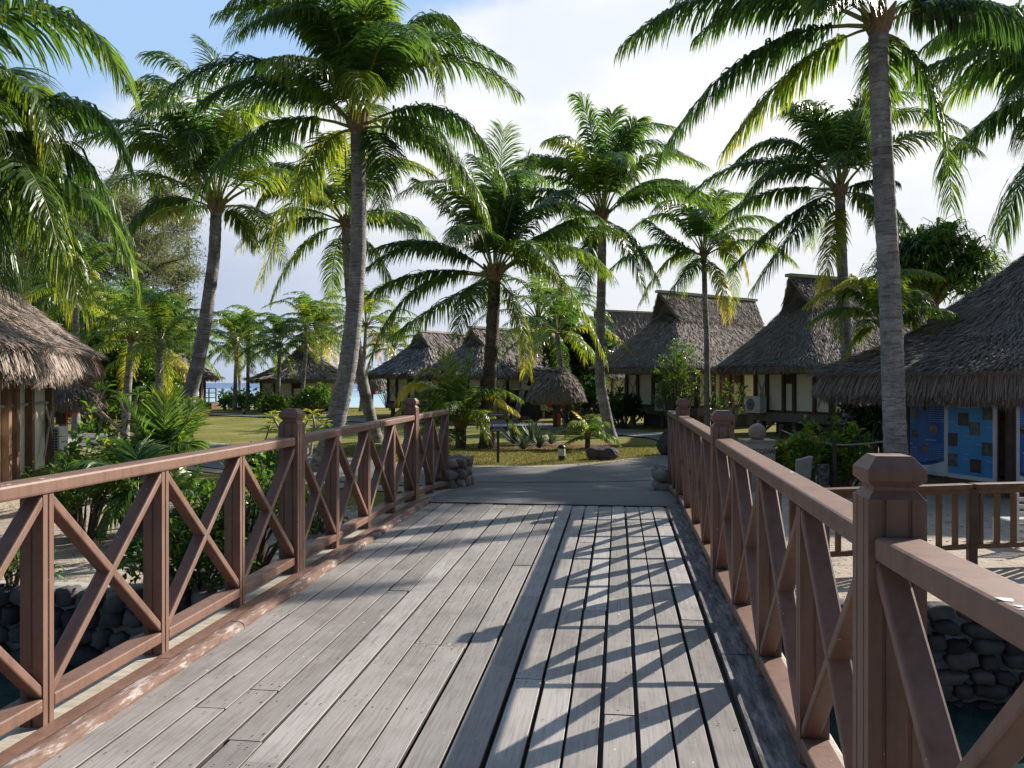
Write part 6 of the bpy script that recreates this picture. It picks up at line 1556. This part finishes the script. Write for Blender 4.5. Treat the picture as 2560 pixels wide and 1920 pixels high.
# ---------------------------------------------------------------- sign, lamp, boulders on the lawn
def signpost():
    b = on(1245, 1158); zc = depth(b); k = zc / F
    root = thing('notice_sign', 'black notice sign with white strip below a brown arrow board on a dark post', 'sign', b)
    rt = Vector((CA, SA, 0)); front = Vector((SA, -CA, 0)); R = np.array([list(rt), list(-front), [0, 0, 1]]).T
    z = lambda py: EYE - (py - 957) * k
    X = lambda px: rt * ((px - 1245) * k)
    mb = MB(); mb.box(b + Vector((0, 0, (z(1016) - b.z) / 2 - 0.04)), (0.055, 0.055, z(1016) - b.z + 0.08), R); mb.build('post', M['paint_dark'], root)
    o = Vector((b.x, b.y, 0)) + front * 0.045
    cz = (z(1047) + z(1079)) / 2; hh = z(1047) - z(1079); w = 45 * k
    mb = MB(); mb.box(o + X(1247) + Vector((0, 0, cz)), (w, 0.025, hh), R); mb.build('panel', M['black'], root, bevel=0.003)
    mb = MB(); mb.box(o + X(1246) + front * 0.014 + Vector((0, 0, z(1062.5))), (w * 0.96, 0.006, 6.6 * k), R); mb.build('strip', M['print_white'], root)
    mb = MB(); c = o + X(1229.5) + front * 0.0185 + Vector((0, 0, z(1062.5)))
    mb.ngon([list(c + rt * (2.6 * k * math.cos(t)) + Vector((0, 0, 2.6 * k * math.sin(t)))) for t in np.linspace(0, 2 * math.pi, 17)[:-1]]); mb.build('symbol', M['red'], root)
    mb = MB(); mb.box(c + front * 0.002, (3.6 * k, 0.002, 0.9 * k), R); mb.build('symbol_bar', M['print_white'], root)
    # arrow board with pale ends
    mb = MB(); y0, y1 = z(1030.5), z(1041.5); prof = [(1219, y0), (1271, y0), (1271, y1), (1219, y1)]
    mb.loft([[list(o + X(px) + front * f + Vector((0, 0, y))) for px, y in prof] for f in (0.0, 0.03)]); mb.build('arrow_board', M['arrow'], root, bevel=0.004)
    mb = MB()
    for pa, pb in ((1219, 1215.5), (1271, 1276)):
        mb.add([list(o + X(pa) + front * 0.0315 + Vector((0, 0, y0))), list(o + X(pa) + front * 0.0315 + Vector((0, 0, y1))), list(o + X(pb) + front * 0.0315 + Vector((0, 0, (y0 + y1) / 2)))], tris=[(0, 1, 2)])
        mb.add([list(o + X(pa) + front * 0.002 + Vector((0, 0, y0))), list(o + X(pa) + front * 0.002 + Vector((0, 0, y1))), list(o + X(pb) + front * 0.002 + Vector((0, 0, (y0 + y1) / 2)))], tris=[(0, 2, 1)])
    mb.build('arrow_tip', M['print_white'], root)
    rng = np.random.default_rng(31)
    def line(px0, px1, py, hpx, off, mat, name):
        """one line of print too small to read: a row of word sized strokes"""
        m2 = MB(); x = px0
        while x < px1 - 0.6:
            l = rng.uniform(1.6, 5.0); l = min(l, px1 - x); q = x
            while q < x + l - 0.2:
                c = o + front * off; h_ = hpx * rng.uniform(0.7, 1.0)
                m2.add([list(c + X(q) + Vector((0, 0, z(py)))), list(c + X(q + 0.42) + Vector((0, 0, z(py)))), list(c + X(q + 0.42) + Vector((0, 0, z(py - h_)))), list(c + X(q) + Vector((0, 0, z(py - h_))))], quads=[(0, 1, 2, 3)]); q += 0.62
            x += l + 0.9
        m2.build(name, mat, root)
    line(1225, 1258, 1037.2, 2.6, 0.032, M['print_white'], 'lettering')
    for px0, px1, py in ((1228, 1264, 1050.6), (1227, 1264, 1053.9), (1225, 1267, 1057.2), (1234, 1258, 1070.2), (1231, 1262, 1073.6), (1226, 1266, 1077.0)): line(px0, px1, py, 1.5, 0.0137, M['print_white'], 'lettering')
    for px0, px1, py in ((1236, 1260, 1061.6), (1236, 1262, 1064.6)): line(px0, px1, py, 1.2, 0.0185, M['paint_dark'], 'lettering')
M['arrow'] = simple('brown_arrow_board', (0.20, 0.10, 0.05), (0.12, 0.06, 0.03), 6, 0.5, 0.1)
signpost()
def bollard(label, px, py, h, r):
    b = on(px, py); root = thing('bollard_light', label, 'bollard light', b)
    mb = MB(); mb.lathe([(r * 0.9, -0.03), (r * 0.9, h * 0.30), (r, h * 0.31)], b, 18); mb.build('foot', M['black'], root, smooth=False)
    mb = MB()
    prof = [(r * 0.98, h * 0.31)]
    for i in range(5):
        z = h * (0.33 + 0.083 * i); prof += [(r * 1.05, z), (r * 1.05, z + h * 0.055), (r * 0.92, z + h * 0.062), (r * 0.92, z + h * 0.08)]
    mb.lathe(prof, b, 18); mb.build('body', M['lamp'], root)
    mb = MB(); mb.lathe([(r * 1.08, h * 0.755), (r * 1.12, h * 0.78)] + [(max(0.003, r * 1.12 * math.cos(t)), h * 0.78 + h * 0.22 * math.sin(t)) for t in np.linspace(0.1, math.pi / 2, 8)], b, 18); mb.build('cap', M['black'], root, smooth=True)
bollard('cream bollard light with black domed cap on the lawn edge', 1404, 1152, 0.36, 0.078)
bollard('tiny distant bollard light by the far path', 611, 1037, 0.45, 0.10)
def boulder(label, px, py, sx, sy, sz, seed):
    rng = np.random.default_rng(seed); b = on(px, py); mb = MB()
    n, m = 26, 16; th = np.linspace(0, 2 * np.pi, n, endpoint=False); ph = np.linspace(0.05, np.pi - 0.05, m); T, Pp = np.meshgrid(th, ph)
    d = np.stack([np.sin(Pp) * np.cos(T), np.sin(Pp) * np.sin(T), np.cos(Pp)], -1)
    r = np.ones(T.shape)
    for _ in range(26):                                  # flat broken facets
        k = nrm(rng.normal(0, 1, 3)); lim = rng.uniform(0.62, 0.92); dot = d @ k; r = np.where(dot > 1e-3, np.minimum(r, lim / np.maximum(dot, 1e-3)), r)
    r *= 1 + rng.normal(0, 0.012, r.shape)
    V = d * r[..., None] * np.array((sx, sy, sz)) + np.array(list(b)) + np.array((0, 0, sz * 0.42))
    i = np.arange(m - 1)[:, None] * n; j = np.arange(n)[None, :]
    mb.add(V.reshape(-1, 3), quads=np.stack([i + j, i + n + j, i + n + (j + 1) % n, i + (j + 1) % n], -1).reshape(-1, 4), tone=np.clip(rng.normal(0.5, 0.12, n * (m - 1)), 0, 1))
    mb.ngon(V[0]); mb.ngon(V[-1][::-1])
    return tag(mb.build('boulder', M['rock'], loc=b), label, 'boulder')
boulder('jagged flat black boulder lying on the lawn edge', 1504, 1149, 0.40, 0.3, 0.27, 1)
boulder('tall dark boulder beside the far end of the right rail', 1672, 1138, 0.30, 0.3, 0.46, 2)
boulder('flat stone at the path edge near the left rail', 720, 1118, 0.45, 0.4, 0.16, 4)
# deck with railing by the beach, far left
mb = MB(); a, b = P(505, 1000, 55), P(540, 1000, 55); d = (b - a); gz = H(a.x, a.y)
rt_ = thing('beach_platform', 'small brown wooden platform with a railing by the lagoon', 'platform', ((a.x + b.x) / 2, (a.y + b.y) / 2, gz))
mb.bar(Vector((a.x, a.y, gz + 0.2)), Vector((b.x, b.y, gz + 0.2)), 1.6, 0.5); mb.build('floor', M['orange_wood'], rt_)
mb = MB()
for k in (0.0, 0.5, 1.0): p = a.lerp(b, k); mb.bar((p.x, p.y, gz + 0.45), (p.x, p.y, gz + 1.35), 0.07, 0.07, up=(1, 0, 0))
for z in (0.75, 1.05, 1.35): mb.bar((a.x, a.y, gz + z), (b.x, b.y, gz + z), 0.05, 0.05)
mb.build('railing', M['dark_wood'], rt_)
# parked dark cart under the trees behind the kiosk
def cart():
    c = P(1316, 957, 37.5); g = H(c.x, c.y); rt = Vector((CA, SA, 0)); back = Vector((-SA, CA, 0)); R = np.array([list(rt), list(back), [0, 0, 1]]).T
    o = Vector((c.x, c.y, g)); root = thing('service_cart', 'black service cart with a thin white roof parked left of the phone kiosk', 'cart', o)
    mb = MB(); mb.loft([[list(o + rt * x + back * y + Vector((0, 0, z))) for x, z in ((-0.62, 0.25), (0.62, 0.25), (0.62, 0.72), (0.35, 0.80), (-0.2, 0.78), (-0.62, 0.62))] for y in (-0.5, 0.5)]); mb.build('body', M['black'], root, bevel=0.03)
    mb = MB(); mb.box(o + Vector((0.0, 0, 1.42)), (1.25, 1.05, 0.05), R); mb.build('roof', M['white'], root, bevel=0.02)
    mb = MB(); mb.box(o + rt * 0.05 + Vector((0, 0, 1.08)), (1.05, 0.9, 0.62), R); mb.build('screen', M['black'], root)
    for sx in (-1, 1):
        for sy in (-1, 1):
            m2 = MB(); q = o + rt * (sx * 0.4) + back * (sy * 0.45) + Vector((0, 0, 0.2)); m2.tube([q - back * 0.06, q + back * 0.06], 0.2, 14); m2.build('wheel', M['black'], root)
cart()

# ---------------------------------------------------------------- loose ground cover
def grass():
    rng = np.random.default_rng(12); n = 52000
    px = rng.uniform(500, 1800, n * 2); py = 1175 - 62 * rng.random(n * 2) ** 1.0
    zc = F * EYE / (py - 957); xc = (px - 1280) / F * zc
    X, Y = xc * CA - zc * SA, xc * SA + zc * CA
    l1 = np.array([[p.x, p.y] for p in L1]); seg = np.interp(X, l1[:, 0], l1[:, 1])
    keep = (Y > seg + 1.85 + 0.15 * np.sin(X * 3)) & (Y < 34); X, Y = X[keep][:n], Y[keep][:n]; k = len(X)
    Z = height(X, Y); h = rng.uniform(0.02, 0.055, (k, 1)); a = rng.uniform(0, 2 * np.pi, k); w = rng.uniform(0.004, 0.009, (k, 1))
    p = np.stack([X, Y, Z - 0.005], -1); s = np.stack([np.cos(a), np.sin(a), 0 * a], -1); ln = rng.normal(0, 0.35, (k, 3)); ln[:, 2] = 1
    V = np.stack([p - s * w, p + s * w, p + ln * h], 1).reshape(-1, 3)
    mb = MB(); mb.add(V, tris=np.arange(k * 3).reshape(-1, 3), tone=np.clip(rng.normal(0.5, 0.2, k), 0, 1))
    o = mb.build('grass', M['grass']); o['kind'] = 'stuff'
M['grass'] = leaf_mat('lawn_grass', [(0.0, (0.09, 0.12, 0.02)), (0.5, (0.20, 0.19, 0.045)), (1.0, (0.36, 0.30, 0.13))], rough=0.6, trans=0.25, boost=1.3)
grass()
def litter():
    rng = np.random.default_rng(14); mb = MB()
    def scatter(n, x0, x1, y0, y1, s, lift=0.012):
        X, Y = rng.uniform(x0, x1, n), rng.uniform(y0, y1, n); Z = height(X, Y) + lift
        a = rng.uniform(0, 6.28, n); d = np.stack([np.cos(a), np.sin(a), rng.normal(0, 0.12, n)], -1)
        leaf_quads(mb, np.stack([X, Y, Z], -1), d, np.tile([0, 0, 1.0], (n, 1)), s * rng.uniform(0.5, 1.5, n), s * 0.35 * rng.uniform(0.6, 1.4, n), rng.random(n), 0.1)
    scatter(260, -8.5, -2.7, 7.95, 12.5, 0.10); scatter(260, 1.2, 9, 7.95, 14, 0.09); scatter(160, -6, 4, 17, 24, 0.12, 0.03)
    o = mb.build('fallen_leaves', M['litter']); o['kind'] = 'stuff'
M['litter'] = leaf_mat('dry_leaf', [(0.0, (0.10, 0.06, 0.035)), (0.6, (0.30, 0.19, 0.10)), (1.0, (0.55, 0.46, 0.32))], rough=0.7, trans=0.1)
litter()
